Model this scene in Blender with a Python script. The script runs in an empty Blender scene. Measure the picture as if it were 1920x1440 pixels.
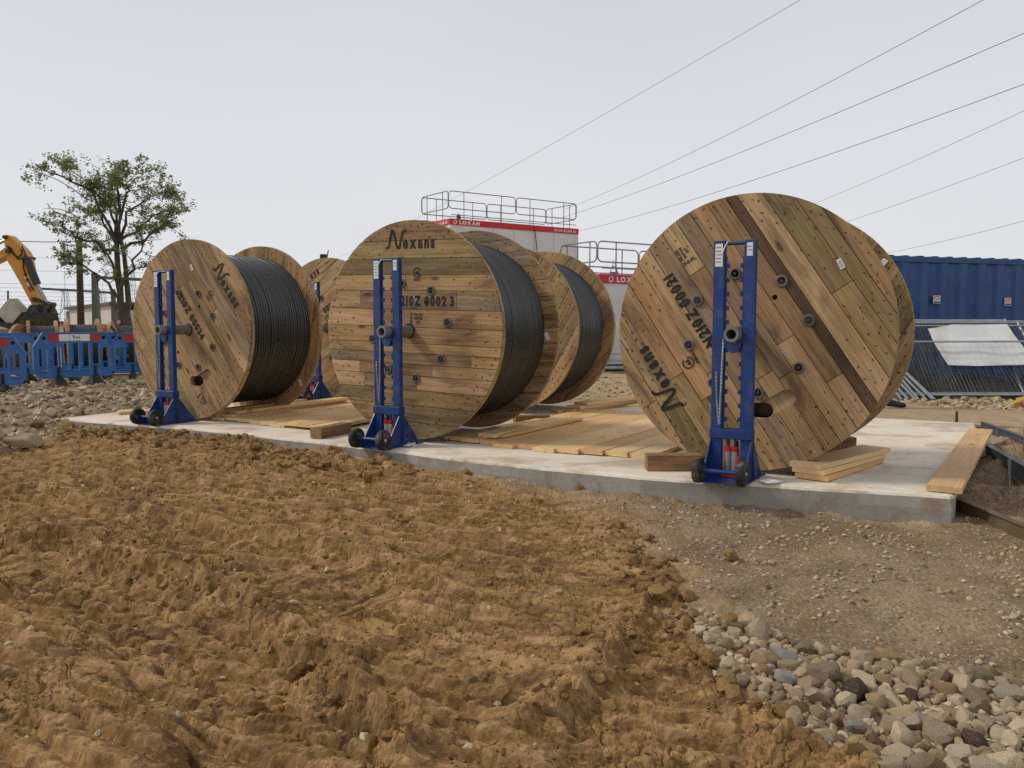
import bpy, bmesh, math, random
import numpy as np
from mathutils import Vector, Matrix
from mathutils.geometry import delaunay_2d_cdt

random.seed(7)
R = math.radians
C = bpy.context.scene.collection

# ------------------------------------------------------------------ camera, sky, sun, exposure
# z = 0 is the top of the concrete slab; the camera stands on the mud in front of it
CAM_H, PITCH, FPX = 1.1513, 0.0743, 1550.1
cd = bpy.data.cameras.new("camera")
cam = bpy.data.objects.new("camera", cd)
C.objects.link(cam)
cd.sensor_width = 36.0
cd.lens = 36.0 * FPX / 1920.0
cd.clip_start, cd.clip_end = 0.05, 6000
cam.location = (0, 0, CAM_H)
cam.rotation_euler = (math.pi / 2 - PITCH, 0, 0)
bpy.context.scene.camera = cam

SUN_EL, SUN_AZ = R(40), R(276)          # azimuth clockwise from +Y: from the left
w = bpy.data.worlds.new("World")
bpy.context.scene.world = w
w.use_nodes = True
nt = w.node_tree
nt.nodes.clear()
out = nt.nodes.new("ShaderNodeOutputWorld")
bg = nt.nodes.new("ShaderNodeBackground")
bg.inputs[1].default_value = 0.1
sky = nt.nodes.new("ShaderNodeTexSky")
sky.sky_type = 'NISHITA'
sky.sun_disc = False
sky.sun_elevation, sky.sun_rotation = SUN_EL, SUN_AZ
sky.dust_density = 4.0
tc = nt.nodes.new("ShaderNodeTexCoord")
mp = nt.nodes.new("ShaderNodeMapping")
mp.inputs['Scale'].default_value = (1.2, 1.2, 3.2)
nz = nt.nodes.new("ShaderNodeTexNoise")
nz.inputs['Scale'].default_value = 1.3
nz.inputs['Detail'].default_value = 4.0
nz.inputs['Roughness'].default_value = 0.45
rp = nt.nodes.new("ShaderNodeValToRGB")       # even overcast deck, slightly thicker in places
rp.color_ramp.elements[0].position, rp.color_ramp.elements[1].position = 0.3, 0.72
rp.color_ramp.elements[0].color = (6.15, 6.28, 6.58, 1)
rp.color_ramp.elements[1].color = (6.65, 6.76, 7.0, 1)
mx = nt.nodes.new("ShaderNodeMixRGB")
mx.inputs[0].default_value = 0.92
nt.links.new(tc.outputs['Generated'], mp.inputs[0])
nt.links.new(mp.outputs[0], nz.inputs['Vector'])
nt.links.new(nz.outputs['Fac'], rp.inputs[0])
nt.links.new(sky.outputs[0], mx.inputs[1])
sx = nt.nodes.new("ShaderNodeSeparateXYZ")
mr = nt.nodes.new("ShaderNodeMapRange")
mr.inputs['From Min'].default_value, mr.inputs['From Max'].default_value = 0.03, 1.0
mr.inputs['To Min'].default_value, mr.inputs['To Max'].default_value = 1.035, 0.60
dk = nt.nodes.new("ShaderNodeMixRGB")
dk.blend_type = 'MULTIPLY'
dk.inputs[0].default_value = 1.0
nt.links.new(tc.outputs['Generated'], sx.inputs[0])
nt.links.new(sx.outputs['Z'], mr.inputs['Value'])
nt.links.new(rp.outputs[0], dk.inputs[1])
nt.links.new(mr.outputs[0], dk.inputs[2])
nt.links.new(dk.outputs[0], mx.inputs[2])
nt.links.new(mx.outputs[0], bg.inputs[0])
nt.links.new(bg.outputs[0], out.inputs[0])

sd = bpy.data.lights.new("sun", 'SUN')
sd.energy, sd.angle, sd.color = 1.5, R(10), (1.0, 0.955, 0.89)
so = bpy.data.objects.new("sun", sd)
C.objects.link(so)
sdir = Vector((math.sin(SUN_AZ) * math.cos(SUN_EL), math.cos(SUN_AZ) * math.cos(SUN_EL), math.sin(SUN_EL)))
so.rotation_euler = (-sdir).to_track_quat('-Z', 'Y').to_euler()
so.location = (-12, 1, 12)

sc = bpy.context.scene
sc.view_settings.view_transform = 'Standard'
sc.view_settings.look = 'None'
sc.view_settings.exposure = 0.26
sc.view_settings.gamma = 1.0
sc.view_settings.use_curve_mapping = False
sc.render.engine = 'CYCLES'
sc.cycles.max_bounces = 6
sc.cycles.use_denoising = False          # fine ground grain stays crisp

# ------------------------------------------------------------------ helpers
def gp(x, y, z=0.0):
    """world point at height z seen at photo pixel x, y (survey helper)"""
    X, u = (x - 960) / FPX, -(y - 720) / FPX
    Y = math.cos(PITCH) + math.sin(PITCH) * u
    Z = -math.sin(PITCH) + math.cos(PITCH) * u
    t = (z - CAM_H) / Z
    return Vector((X * t, Y * t, z))

def dp(x, y, D):
    """world point at distance D along +Y seen at photo pixel x, y"""
    X, u = (x - 960) / FPX, -(y - 720) / FPX
    Y = math.cos(PITCH) + math.sin(PITCH) * u
    Z = -math.sin(PITCH) + math.cos(PITCH) * u
    t = D / Y
    return Vector((X * t, D, CAM_H + Z * t))

def frame(loc, yaw):
    """local x to the right, local y away from the camera turned by yaw to the right, z up"""
    return Matrix.Translation(loc) @ Matrix.Rotation(-yaw, 4, 'Z')

class MB:
    def __init__(s): s.v, s.f, s.mi, s.cur = [], [], [], 0
    def add(s, vs, fs):
        b = len(s.v)
        s.v += [tuple(p) for p in vs]
        s.f += [tuple(i + b for i in f) for f in fs]
        s.mi += [s.cur] * len(fs)
        return s
    def box(s, c, d, M=None, ch=0.0):
        x, y, z = d[0] / 2, d[1] / 2, d[2] / 2
        if ch <= 0:
            vs = [Vector((i * x, j * y, k * z)) for i in (-1, 1) for j in (-1, 1) for k in (-1, 1)]
            fs = [(0, 1, 3, 2), (4, 6, 7, 5), (0, 4, 5, 1), (2, 3, 7, 6), (0, 2, 6, 4), (1, 5, 7, 3)]
        else:
            bm = bmesh.new()
            bmesh.ops.create_cube(bm, size=1)
            for q in bm.verts: q.co = Vector((q.co.x * d[0], q.co.y * d[1], q.co.z * d[2]))
            bmesh.ops.bevel(bm, geom=bm.edges[:], offset=ch, segments=1, affect='EDGES', profile=0.5)
            bm.verts.index_update()
            vs = [q.co.copy() for q in bm.verts]
            fs = [tuple(q.index for q in f.verts) for f in bm.faces]
            bm.free()
        c = Vector(c)
        if M is not None: vs = [c + (M.to_3x3() @ p) for p in vs]
        else: vs = [c + p for p in vs]
        return s.add(vs, fs)
    def bar(s, a, b, wd, ht, up=(0, 0, 1), ch=0.0):
        a, b = Vector(a), Vector(b)
        x = (b - a).normalized()
        y = Vector(up).cross(x)
        if y.length < 1e-4: y = Vector((0, 1, 0)).cross(x)
        y.normalize()
        M = Matrix((x, y, x.cross(y))).transposed()
        return s.box((a + b) / 2, ((b - a).length, wd, ht), M, ch)
    def tube(s, pts, r, n=8, cap=True, closed=False):
        pts = [Vector(p) for p in pts]
        m = len(pts)
        rr = r if isinstance(r, (list, tuple)) else [r] * m
        t0 = (pts[1] - pts[0]).normalized()
        ref = Vector((0, 0, 1)) if abs(t0.z) < 0.9 else Vector((1, 0, 0))
        vs, fs = [], []
        nrm = (ref - t0 * ref.dot(t0)).normalized()
        for i, p in enumerate(pts):
            if closed: t = (pts[(i + 1) % m] - pts[i - 1]).normalized()
            else: t = (pts[min(i + 1, m - 1)] - pts[max(i - 1, 0)]).normalized()
            nrm = (nrm - t * nrm.dot(t)).normalized()
            bi = t.cross(nrm)
            for k in range(n):
                a = 2 * math.pi * k / n
                vs.append(p + (nrm * math.cos(a) + bi * math.sin(a)) * rr[i])
        for i in range(m if closed else m - 1):
            j = (i + 1) % m
            for k in range(n):
                fs.append((i * n + k, i * n + (k + 1) % n, j * n + (k + 1) % n, j * n + k))
        if cap and not closed:
            fs.append(tuple(range(n))[::-1])
            fs.append(tuple((m - 1) * n + k for k in range(n)))
        return s.add(vs, fs)
    def lathe(s, prof, n=24, M=None, closed=False):
        vs, fs = [], []
        for r, z in prof:
            for k in range(n):
                a = 2 * math.pi * k / n
                p = Vector((r * math.cos(a), r * math.sin(a), z))
                vs.append(M @ p if M is not None else p)
        m = len(prof)
        for i in range(m if closed else m - 1):
            j = (i + 1) % m
            for k in range(n):
                fs.append((i * n + k, i * n + (k + 1) % n, j * n + (k + 1) % n, j * n + k))
        if not closed:
            if prof[0][0] > 1e-5: fs.append(tuple(range(n))[::-1])
            if prof[-1][0] > 1e-5: fs.append(tuple((m - 1) * n + k for k in range(n)))
        return s.add(vs, fs)
    def prism(s, poly, z0, z1, M=None):
        n = len(poly)
        vs = [Vector((p[0], p[1], z0)) for p in poly] + [Vector((p[0], p[1], z1)) for p in poly]
        if M is not None: vs = [M @ p for p in vs]
        fs = [tuple(range(n))[::-1], tuple(range(n, 2 * n))]
        fs += [(i, (i + 1) % n, n + (i + 1) % n, n + i) for i in range(n)]
        return s.add(vs, fs)
    def mesh(s, name, mats, smooth=None):
        me = bpy.data.meshes.new(name)
        me.from_pydata(s.v, [], s.f)
        for m in (mats if isinstance(mats, (list, tuple)) else [mats]): me.materials.append(m)
        if max(s.mi, default=0) > 0: me.polygons.foreach_set('material_index', s.mi)
        bm = bmesh.new(); bm.from_mesh(me)
        bmesh.ops.recalc_face_normals(bm, faces=bm.faces[:])
        bm.to_mesh(me); bm.free()
        if smooth is not None:
            me.polygons.foreach_set('use_smooth', [True] * len(me.polygons))
            me.set_sharp_from_angle(angle=R(smooth))
        me.update()
        return me
    def build(s, name, mats, parent=None, M=None, smooth=None, **kw):
        return link(name, s.mesh(name, mats, smooth), parent, M, **kw)

def link(name, me, parent=None, M=None, color=None, **kw):
    o = bpy.data.objects.new(name, me)
    C.objects.link(o)
    if parent is not None: o.parent = parent
    if M is not None: o.matrix_local = M
    if color is not None: o.color = (*color, 1)
    for k, v in kw.items(): o[k] = v
    return o

def thing(name, label, cat, M=None, group=None):
    o = bpy.data.objects.new(name, None)
    C.objects.link(o)
    o.empty_display_size = 0.2
    if M is not None: o.matrix_world = M
    o['label'], o['category'] = label, cat
    if group: o['group'] = group
    return o

def tag(o, label, cat, group=None):
    o['label'], o['category'] = label, cat
    if group: o['group'] = group
    return o

def struct(o, label=None):
    o['kind'] = 'structure'
    if label: o['label'] = label
    return o

def copy_tree(o, parent=None):
    c = o.copy()
    C.objects.link(c)
    if parent is not None:
        c.parent = parent
        c.matrix_parent_inverse = o.matrix_parent_inverse.copy()
    for ch in list(o.children): copy_tree(ch, c)
    return c

def clip(poly, a, b, c):
    """keep a*x + b*y <= c"""
    o = []
    n = len(poly)
    for i in range(n):
        p, q = poly[i], poly[(i + 1) % n]
        dp_, dq = a * p[0] + b * p[1] - c, a * q[0] + b * q[1] - c
        if dp_ <= 0: o.append(p)
        if (dp_ < 0 < dq) or (dq < 0 < dp_):
            t = dp_ / (dp_ - dq)
            o.append((p[0] + (q[0] - p[0]) * t, p[1] + (q[1] - p[1]) * t))
    return o

def inside(p, poly):
    x, y = p
    r = False
    n = len(poly)
    j = n - 1
    for i in range(n):
        xi, yi = poly[i]; xj, yj = poly[j]
        if (yi > y) != (yj > y) and x < (xj - xi) * (y - yi) / (yj - yi) + xi: r = not r
        j = i
    return r

def plate(mb, outer, holes, z0, z1, M=None):
    """flat plate with holes cut right through"""
    pts, eds = [], []
    for lp in [outer] + holes:
        b = len(pts)
        pts += [Vector((p[0], p[1])) for p in lp]
        eds += [(b + i, b + (i + 1) % len(lp)) for i in range(len(lp))]
    vo, eo, fo = delaunay_2d_cdt(pts, eds, [], 0, 1e-6)[:3]
    keep = []
    for f in fo:
        cx = sum(vo[i][0] for i in f) / len(f); cy = sum(vo[i][1] for i in f) / len(f)
        if inside((cx, cy), outer) and not any(inside((cx, cy), h) for h in holes): keep.append(tuple(f))
    cnt = {}
    for f in keep:
        for i in range(len(f)):
            a, b = f[i], f[(i + 1) % len(f)]
            k = (min(a, b), max(a, b))
            cnt[k] = (cnt.get(k, (0,))[0] + 1, a, b)
    n = len(vo)
    vs = [Vector((p[0], p[1], z0)) for p in vo] + [Vector((p[0], p[1], z1)) for p in vo]
    if M is not None: vs = [M @ p for p in vs]
    fs = [f[::-1] for f in keep] + [tuple(i + n for i in f) for f in keep]
    fs += [(a, b, b + n, a + n) for (k, a, b) in cnt.values() if k == 1]
    used = sorted({i for f in fs for i in f})
    mp_ = {u: i for i, u in enumerate(used)}
    return mb.add([vs[u] for u in used], [tuple(mp_[i] for i in f) for f in fs])

def obround(cx, cy, ux, uy, hl, r, n=10):
    """slot centred at c, half length hl along the unit vector u, end radius r"""
    a0 = math.atan2(uy, ux)
    o = []
    for s_, st in ((1, a0 - math.pi / 2), (-1, a0 + math.pi / 2)):
        for k in range(n + 1):
            a = st + math.pi * k / n
            o.append((cx + s_ * ux * hl + r * math.cos(a), cy + s_ * uy * hl + r * math.sin(a)))
    return o

def circle(cx, cy, r, n=16):
    return [(cx + r * math.cos(2 * math.pi * k / n), cy + r * math.sin(2 * math.pi * k / n)) for k in range(n)]

# ------------------------------------------------------------------ materials
class NG:
    def __init__(s, name):
        s.m = bpy.data.materials.new(name)
        s.m.use_nodes = True
        s.t = s.m.node_tree
        s.t.nodes.clear()
        s.o = s.n("OutputMaterial")
        s.b = s.n("BsdfPrincipled")
        s.l(s.b.outputs[0], s.o.inputs[0])
    def n(s, t, **kw):
        x = s.t.nodes.new("ShaderNode" + t)
        for k, v in kw.items(): setattr(x, k, v)
        return x
    def l(s, a, b): s.t.links.new(a, b)
    def put(s, sock, v):
        if hasattr(v, 'links'): s.l(v, sock)
        elif isinstance(v, (tuple, list)) and len(v) == 3 and sock.type == 'RGBA': sock.default_value = (*v, 1)
        else: sock.default_value = v
    def noise(s, vec, scale, detail=4.0, rough=0.55, dist=0.0):
        x = s.n("TexNoise")
        s.put(x.inputs['Vector'], vec); x.inputs['Scale'].default_value = scale
        x.inputs['Detail'].default_value = detail; x.inputs['Roughness'].default_value = rough
        x.inputs['Distortion'].default_value = dist
        return x.outputs['Fac']
    def voro(s, vec, scale, feat='F1', out='Distance', rand=1.0):
        x = s.n("TexVoronoi", feature=feat)
        s.put(x.inputs['Vector'], vec); x.inputs['Scale'].default_value = scale
        x.inputs['Randomness'].default_value = rand
        return x.outputs[out]
    def ramp(s, fac, *stops, interp='LINEAR'):
        x = s.n("ValToRGB")
        cr = x.color_ramp; cr.interpolation = interp
        while len(cr.elements) < len(stops): cr.elements.new(0.5)
        for e, (p, c) in zip(cr.elements, stops):
            e.position = p
            e.color = (c, c, c, 1) if not isinstance(c, (tuple, list)) else (*c, 1)
        s.put(x.inputs[0], fac)
        return x.outputs[0]
    def mix(s, fac, a, b, mode='MIX'):
        x = s.n("MixRGB", blend_type=mode)
        s.put(x.inputs[0], fac); s.put(x.inputs[1], a); s.put(x.inputs[2], b)
        return x.outputs[0]
    def math(s, op, a, b=0.0, clamp=False):
        x = s.n("Math", operation=op, use_clamp=clamp)
        s.put(x.inputs[0], a); s.put(x.inputs[1], b)
        return x.outputs[0]
    def mapping(s, vec, scale=(1, 1, 1), loc=(0, 0, 0), rot=(0, 0, 0)):
        x = s.n("Mapping")
        s.put(x.inputs['Vector'], vec)
        s.put(x.inputs['Scale'], scale); s.put(x.inputs['Location'], loc); s.put(x.inputs['Rotation'], rot)
        return x.outputs[0]
    def obj(s): return s.n("TexCoord").outputs['Object']
    def pos(s): return s.n("NewGeometry").outputs['Position']
    def info(s, o): return s.n("ObjectInfo").outputs[o]
    def bump(s, h, strength=0.3, dist=0.01):
        x = s.n("Bump")
        s.put(x.inputs['Height'], h)
        x.inputs['Strength'].default_value = strength; x.inputs['Distance'].default_value = dist
        s.l(x.outputs[0], s.b.inputs['Normal'])
    def fin(s, col, rough=0.6, metal=0.0, spec=None):
        s.put(s.b.inputs['Base Color'], col); s.put(s.b.inputs['Roughness'], rough)
        s.put(s.b.inputs['Metallic'], metal)
        if spec is not None: s.b.inputs['Specular IOR Level'].default_value = spec
        return s.m

def rnd_vec(g):
    """object coordinates shifted by a random amount per object, so alike pieces differ"""
    c = g.n("CombineXYZ")
    r = g.info('Random')
    g.l(g.math('MULTIPLY', r, 37.0), c.inputs[0]); g.l(g.math('MULTIPLY', r, 91.7), c.inputs[1]); g.l(g.math('MULTIPLY', r, 53.1), c.inputs[2])
    a = g.n("VectorMath", operation='ADD')
    g.l(g.obj(), a.inputs[0]); g.l(c.outputs[0], a.inputs[1])
    return a.outputs[0]

def wood(name, stain=0.55, knots=0.7, contrast=1.0, rough=0.78, fibre=0.35):
    g = NG(name)
    V = rnd_vec(g)
    base = g.info('Color')
    warp = g.mapping(V, (1.1, 9, 9))
    rings = g.n("TexWave", wave_type='BANDS', bands_direction='Y', wave_profile='SAW')
    g.put(rings.inputs['Vector'], g.mapping(V, (0.35, 3.2, 2.0)))
    rings.inputs['Scale'].default_value = 3.4; rings.inputs['Distortion'].default_value = 7.0
    rings.inputs['Detail'].default_value = 3.0; rings.inputs['Detail Scale'].default_value = 1.1
    grain = g.noise(g.mapping(V, (1.6, 38, 38)), 1.0, 5.0, 0.6)
    fib = g.noise(g.mapping(V, (5, 170, 170)), 1.0, 2.0, 0.5)
    c = g.mix(g.ramp(rings.outputs['Fac'], (0.0, 0.0), (0.75, 0.25), (1.0, 0.55 * contrast)), base, g.mix(1.0, base, (0.62, 0.52, 0.42), 'MULTIPLY'))
    c = g.mix(g.ramp(grain, (0.40, 0.75 * contrast), (0.62, 0.0)), c, g.mix(1.0, c, (0.60, 0.53, 0.46), 'MULTIPLY'))
    c = g.mix(g.ramp(fib, (0.35, fibre), (0.6, 0.0)), c, g.mix(1.0, c, (0.6, 0.56, 0.5), 'MULTIPLY'))
    # weather stains run along the board
    st = g.noise(g.mapping(V, (1.1, 4.6, 4.6)), 1.0, 6.0, 0.66, 0.8)
    c = g.mix(g.ramp(st, (0.47, 0.0), (0.58, stain * 0.42), (0.72, stain)), c, (0.060, 0.042, 0.028))
    gr = g.noise(g.mapping(V, (0.9, 3.1, 3.1)), 1.3, 3.0, 0.5)
    c = g.mix(g.ramp(gr, (0.52, 0.0), (0.75, 0.5)), c, g.mix(1.0, c, (0.62, 0.68, 0.72), 'MULTIPLY'))
    kd = g.voro(g.mapping(V, (1.9, 5.2, 5.2)), 1.0)
    c = g.mix(g.ramp(kd, (0.035, knots), (0.075, knots * 0.8), (0.13, 0.0)), c, (0.085, 0.045, 0.022))
    g.bump(g.math('ADD', grain, g.math('MULTIPLY', fib, 0.4)), 0.35, 0.004)
    return g.fin(c, rough, 0, 0.25)

M_WOOD = wood("weathered_wood", 0.88, 0.9, 0.85)
M_PINE = wood("fresh_pine", 0.10, 0.6, 0.38, 0.7, 0.12)

def plain(name, col, rough=0.6, metal=0.0, var=0.15, scale=6.0, bump=0.0, spec=None, dirt=None, dirt_amt=0.5, dscale=3.0):
    g = NG(name)
    V = rnd_vec(g)
    n1 = g.noise(V, scale, 5.0, 0.6)
    c = g.mix(g.ramp(n1, (0.3, 1.0), (0.7, 0.0)), col, tuple(x * (1 - var * 2) for x in col))
    if dirt:
        n2 = g.noise(V, dscale, 6.0, 0.65)
        c = g.mix(g.ramp(n2, (0.5, 0.0), (0.7, dirt_amt)), c, dirt)
    if bump: g.bump(g.noise(V, scale * 6, 4.0), bump, 0.004)
    return g.fin(c, g.ramp(n1, (0.3, min(1, rough + .08)), (0.7, max(0, rough - .08))), metal, spec)

M_BLUE = plain("blue_paint", (0.005, 0.047, 0.212), 0.40, var=0.16, dirt=(0.16, 0.14, 0.12), dirt_amt=0.28, dscale=11.0, bump=0.1)
M_CABLE = plain("black_cable_sheath", (0.009, 0.009, 0.010), 0.34, var=0.1, dirt=(0.04, 0.037, 0.033), dirt_amt=0.2, dscale=3, spec=1.0)
M_INK = plain("black_stencil_ink", (0.014, 0.013, 0.013), 0.8, var=0.1)
M_NAIL = plain("rusty_nail_mark", (0.085, 0.054, 0.031), 0.85, var=0.2)
M_STEEL = plain("dull_steel", (0.30, 0.30, 0.28), 0.5, 0.75, var=0.2, dirt=(0.12, 0.08, 0.05), dirt_amt=0.4, dscale=14)
M_GALV = plain("galvanised_steel", (0.46, 0.48, 0.50), 0.42, 0.6, var=0.15)
M_PIPE = plain("grey_steel_pipe", (0.27, 0.275, 0.25), 0.5, 0.35, var=0.2, dirt=(0.13, 0.10, 0.07), dirt_amt=0.4, dscale=12)
M_DARKSTEEL = plain("dark_bolt_steel", (0.085, 0.078, 0.07), 0.5, 0.6, var=0.2, dirt=(0.09, 0.05, 0.03), dirt_amt=0.5, dscale=20)
M_WASHER = plain("weathered_washer_steel", (0.20, 0.185, 0.155), 0.55, 0.4, var=0.2, dirt=(0.10, 0.065, 0.04), dirt_amt=0.5, dscale=20)
M_RUBBER = plain("black_rubber", (0.018, 0.018, 0.018), 0.75, var=0.2, dirt=(0.30, 0.25, 0.18), dirt_amt=0.55, dscale=16, bump=0.2)
M_RED = plain("red_paint", (0.55, 0.018, 0.02), 0.4, var=0.12)
M_WHITE = plain("white_label", (0.78, 0.78, 0.76), 0.55, var=0.05)
M_PRINT = plain("grey_print", (0.12, 0.12, 0.13), 0.7, var=0.05)
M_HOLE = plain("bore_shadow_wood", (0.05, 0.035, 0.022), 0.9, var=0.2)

def concrete(name, col, dirt, amt, dsc=1.3, bump=0.35):
    g = NG(name)
    P = g.pos()
    n = g.noise(P, 0.9, 6.0, 0.6)
    n2 = g.noise(P, 9.0, 6.0, 0.65)
    c = g.mix(g.ramp(n, (0.35, 0.0), (0.65, 1.0)), tuple(x * 0.86 for x in col), col)
    c = g.mix(g.ramp(n2, (0.35, 0.35), (0.6, 0.0)), c, tuple(x * 0.7 for x in col))
    d = g.noise(g.mapping(P, (1, 1.6, 1), rot=(0, 0, 0.5)), dsc, 8.0, 0.68, 0.4)
    c = g.mix(g.ramp(d, (0.50, 0.0), (0.60, amt * 0.6), (0.74, amt)), c, dirt)
    sp = g.noise(P, 55.0, 3.0, 0.6)
    c = g.mix(g.ramp(sp, (0.60, 0.0), (0.72, 0.5)), c, tuple(x * 0.6 for x in dirt))
    pit = g.voro(P, 38.0)
    c = g.mix(g.ramp(pit, (0.06, 0.5), (0.14, 0.0)), c, tuple(x * 0.45 for x in col))
    g.bump(g.math('ADD', g.math('MULTIPLY', n2, 0.6), g.noise(P, 70.0, 4.0, 0.6)), bump, 0.006)
    return g.fin(c, 0.9, 0, 0.2)

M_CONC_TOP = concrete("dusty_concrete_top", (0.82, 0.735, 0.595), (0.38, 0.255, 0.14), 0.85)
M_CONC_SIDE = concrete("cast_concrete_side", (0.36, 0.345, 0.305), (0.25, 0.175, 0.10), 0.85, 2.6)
M_CONC_BLOCK = concrete("concrete_block", (0.56, 0.53, 0.45), (0.3, 0.27, 0.2), 0.4)

def ground_mat():
    g = NG("site_ground")
    P = g.pos()
    at = g.n("Attribute", attribute_name="zone")
    sep = g.n("SeparateColor")
    g.l(at.outputs['Color'], sep.inputs[0])
    mud, cob, fine = sep.outputs[0], sep.outputs[1], sep.outputs[2]
    a = g.noise(P, 1.1, 5.0, 0.6, 0.3)
    b = g.noise(P, 5.5, 6.0, 0.65, 0.2)
    d = g.noise(P, 32.0, 5.0, 0.65)
    m = g.mix(g.ramp(a, (0.34, 0.0), (0.64, 1.0)), (0.222, 0.124, 0.044), (0.345, 0.205, 0.076))
    m = g.mix(g.ramp(b, (0.47, 0.0), (0.64, 0.5)), m, (0.52, 0.330, 0.140))
    m = g.mix(g.ramp(b, (0.32, 0.5), (0.47, 0.0)), m, (0.150, 0.085, 0.036))
    m = g.mix(g.ramp(d, (0.36, 0.4), (0.5, 0.0)), m, (0.125, 0.072, 0.032))
    wp = g.n("VectorMath", operation='ADD')
    wn = g.n("TexNoise"); wn.inputs['Scale'].default_value = 9.0; wn.inputs['Detail'].default_value = 4.0
    g.l(P, wn.inputs['Vector'])
    ws = g.n("VectorMath", operation='SCALE'); ws.inputs['Scale'].default_value = 0.10
    g.l(wn.outputs['Color'], ws.inputs[0]); g.l(P, wp.inputs[0]); g.l(ws.outputs[0], wp.inputs[1])
    fk = g.n("SeparateColor")
    g.l(g.voro(g.mapping(wp.outputs[0], (1, 1.7, 1.2)), 19.0, out='Color'), fk.inputs[0])
    m = g.mix(g.ramp(fk.outputs[0], (0.55, 0.0), (0.95, 0.28)), m, (0.47, 0.310, 0.145))
    m = g.mix(g.ramp(fk.outputs[1], (0.60, 0.0), (0.95, 0.45)), m, (0.125, 0.072, 0.032))
    fk2 = g.n("SeparateColor")
    g.l(g.voro(g.mapping(wp.outputs[0], (1, 1.5, 1.2)), 52.0, out='Color'), fk2.inputs[0])
    m = g.mix(g.ramp(fk2.outputs[0], (0.62, 0.0), (0.95, 0.25)), m, (0.48, 0.325, 0.155))
    m = g.mix(g.ramp(fk2.outputs[1], (0.62, 0.0), (0.95, 0.45)), m, (0.105, 0.060, 0.028))
    gr = g.noise(P, 2.3, 4.0, 0.6, 0.4)
    m = g.mix(g.ramp(gr, (0.60, 0.0), (0.74, 0.3)), m, (0.29, 0.225, 0.14))
    # dark and pale streaks along the tread bars, painting in the crevices' shade contrast
    streak = g.noise(g.mapping(wp.outputs[0], (3.2, 13.0, 3.0), rot=(0, 0, 0.546)), 1.0, 5.0, 0.62)
    m = g.mix(g.ramp(streak, (0.36, 0.70), (0.49, 0.0)), m, (0.105, 0.060, 0.026))
    m = g.mix(g.ramp(streak, (0.54, 0.0), (0.66, 0.55)), m, (0.50, 0.325, 0.145))
    # compacted stony soil
    vc = g.voro(P, 75.0, out='Color')
    sv = g.n("SeparateColor"); g.l(vc, sv.inputs[0])
    f = g.mix(g.ramp(g.noise(P, 1.9, 5.0, 0.6), (0.36, 0.0), (0.64, 1.0)), (0.205, 0.138, 0.076), (0.305, 0.222, 0.135))
    f = g.mix(g.ramp(b, (0.32, 0.6), (0.5, 0.0)), f, (0.125, 0.092, 0.06))
    f = g.mix(g.ramp(sv.outputs[0], (0.80, 0.0), (0.84, 0.45)), f, (0.40, 0.345, 0.26))
    f = g.mix(g.ramp(sv.outputs[1], (0.80, 0.0), (0.84, 0.5)), f, (0.115, 0.09, 0.066))
    # dry trodden earth further back
    e = g.mix(g.ramp(a, (0.36, 0.0), (0.64, 1.0)), (0.36, 0.255, 0.145), (0.50, 0.385, 0.24))
    e = g.mix(g.ramp(b, (0.36, 0.55), (0.55, 0.0)), e, (0.24, 0.165, 0.095))
    e = g.mix(g.ramp(d, (0.36, 0.45), (0.5, 0.0)), e, (0.20, 0.14, 0.09))
    c = g.mix(fine, e, f)
    c = g.mix(cob, c, g.mix(g.ramp(b, (0.4, 0.0), (0.6, 1.0)), (0.19, 0.145, 0.095), (0.30, 0.24, 0.165)))
    c = g.mix(mud, c, m)
    fb = g.noise(P, 90.0, 6.0, 0.7)
    cr = g.voro(g.mapping(P, (1, 1, 0.4)), 26.0, 'DISTANCE_TO_EDGE')
    hh = g.math('ADD', g.math('MULTIPLY', fb, 0.7), g.math('ADD', d, g.math('MULTIPLY', g.ramp(sv.outputs[0], (0.7, 0.0), (0.8, 0.6)), fine)))
    hh = g.math('ADD', hh, g.math('MULTIPLY', g.math('ADD', fk.outputs[2], g.math('MULTIPLY', fk2.outputs[2], 0.6)), mud))
    g.bump(hh, 0.65, 0.005)
    return g.fin(c, 0.93, 0, 0.15)
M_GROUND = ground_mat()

def clod_mat():
    g = NG("dry_mud_clod")
    P = g.pos()
    b = g.noise(P, 7.0, 6.0, 0.65)
    d = g.noise(P, 45.0, 5.0, 0.7)
    m = g.mix(g.ramp(b, (0.38, 0.0), (0.62, 1.0)), (0.205, 0.120, 0.048), (0.36, 0.225, 0.095))
    m = g.mix(g.ramp(d, (0.34, 0.5), (0.52, 0.0)), m, (0.14, 0.08, 0.036))
    g.bump(g.math('ADD', d, g.noise(P, 120, 4)), 0.8, 0.012)
    return g.fin(m, 0.95, 0, 0.1)
M_CLOD = clod_mat()

def stone_mat():
    g = NG("stone")
    V = rnd_vec(g)
    base = g.info('Color')
    n = g.noise(V, 14.0, 5.0, 0.6)
    n2 = g.noise(V, 60.0, 4.0, 0.65)
    c = g.mix(g.ramp(n, (0.36, 0.0), (0.62, 1.0)), g.mix(1.0, base, (0.66, 0.64, 0.60), 'MULTIPLY'), base)
    c = g.mix(g.ramp(n2, (0.36, 0.45), (0.52, 0.0)), c, g.mix(1.0, base, (0.48, 0.43, 0.36), 'MULTIPLY'))
    dd = g.noise(V, 20.0, 5.0, 0.6)
    c = g.mix(g.ramp(dd, (0.48, 0.0), (0.62, 0.65)), c, (0.30, 0.205, 0.11))
    g.bump(g.math('ADD', n, n2), 0.5, 0.01)
    return g.fin(c, 0.85, 0, 0.25)
M_STONE = stone_mat()

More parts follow.
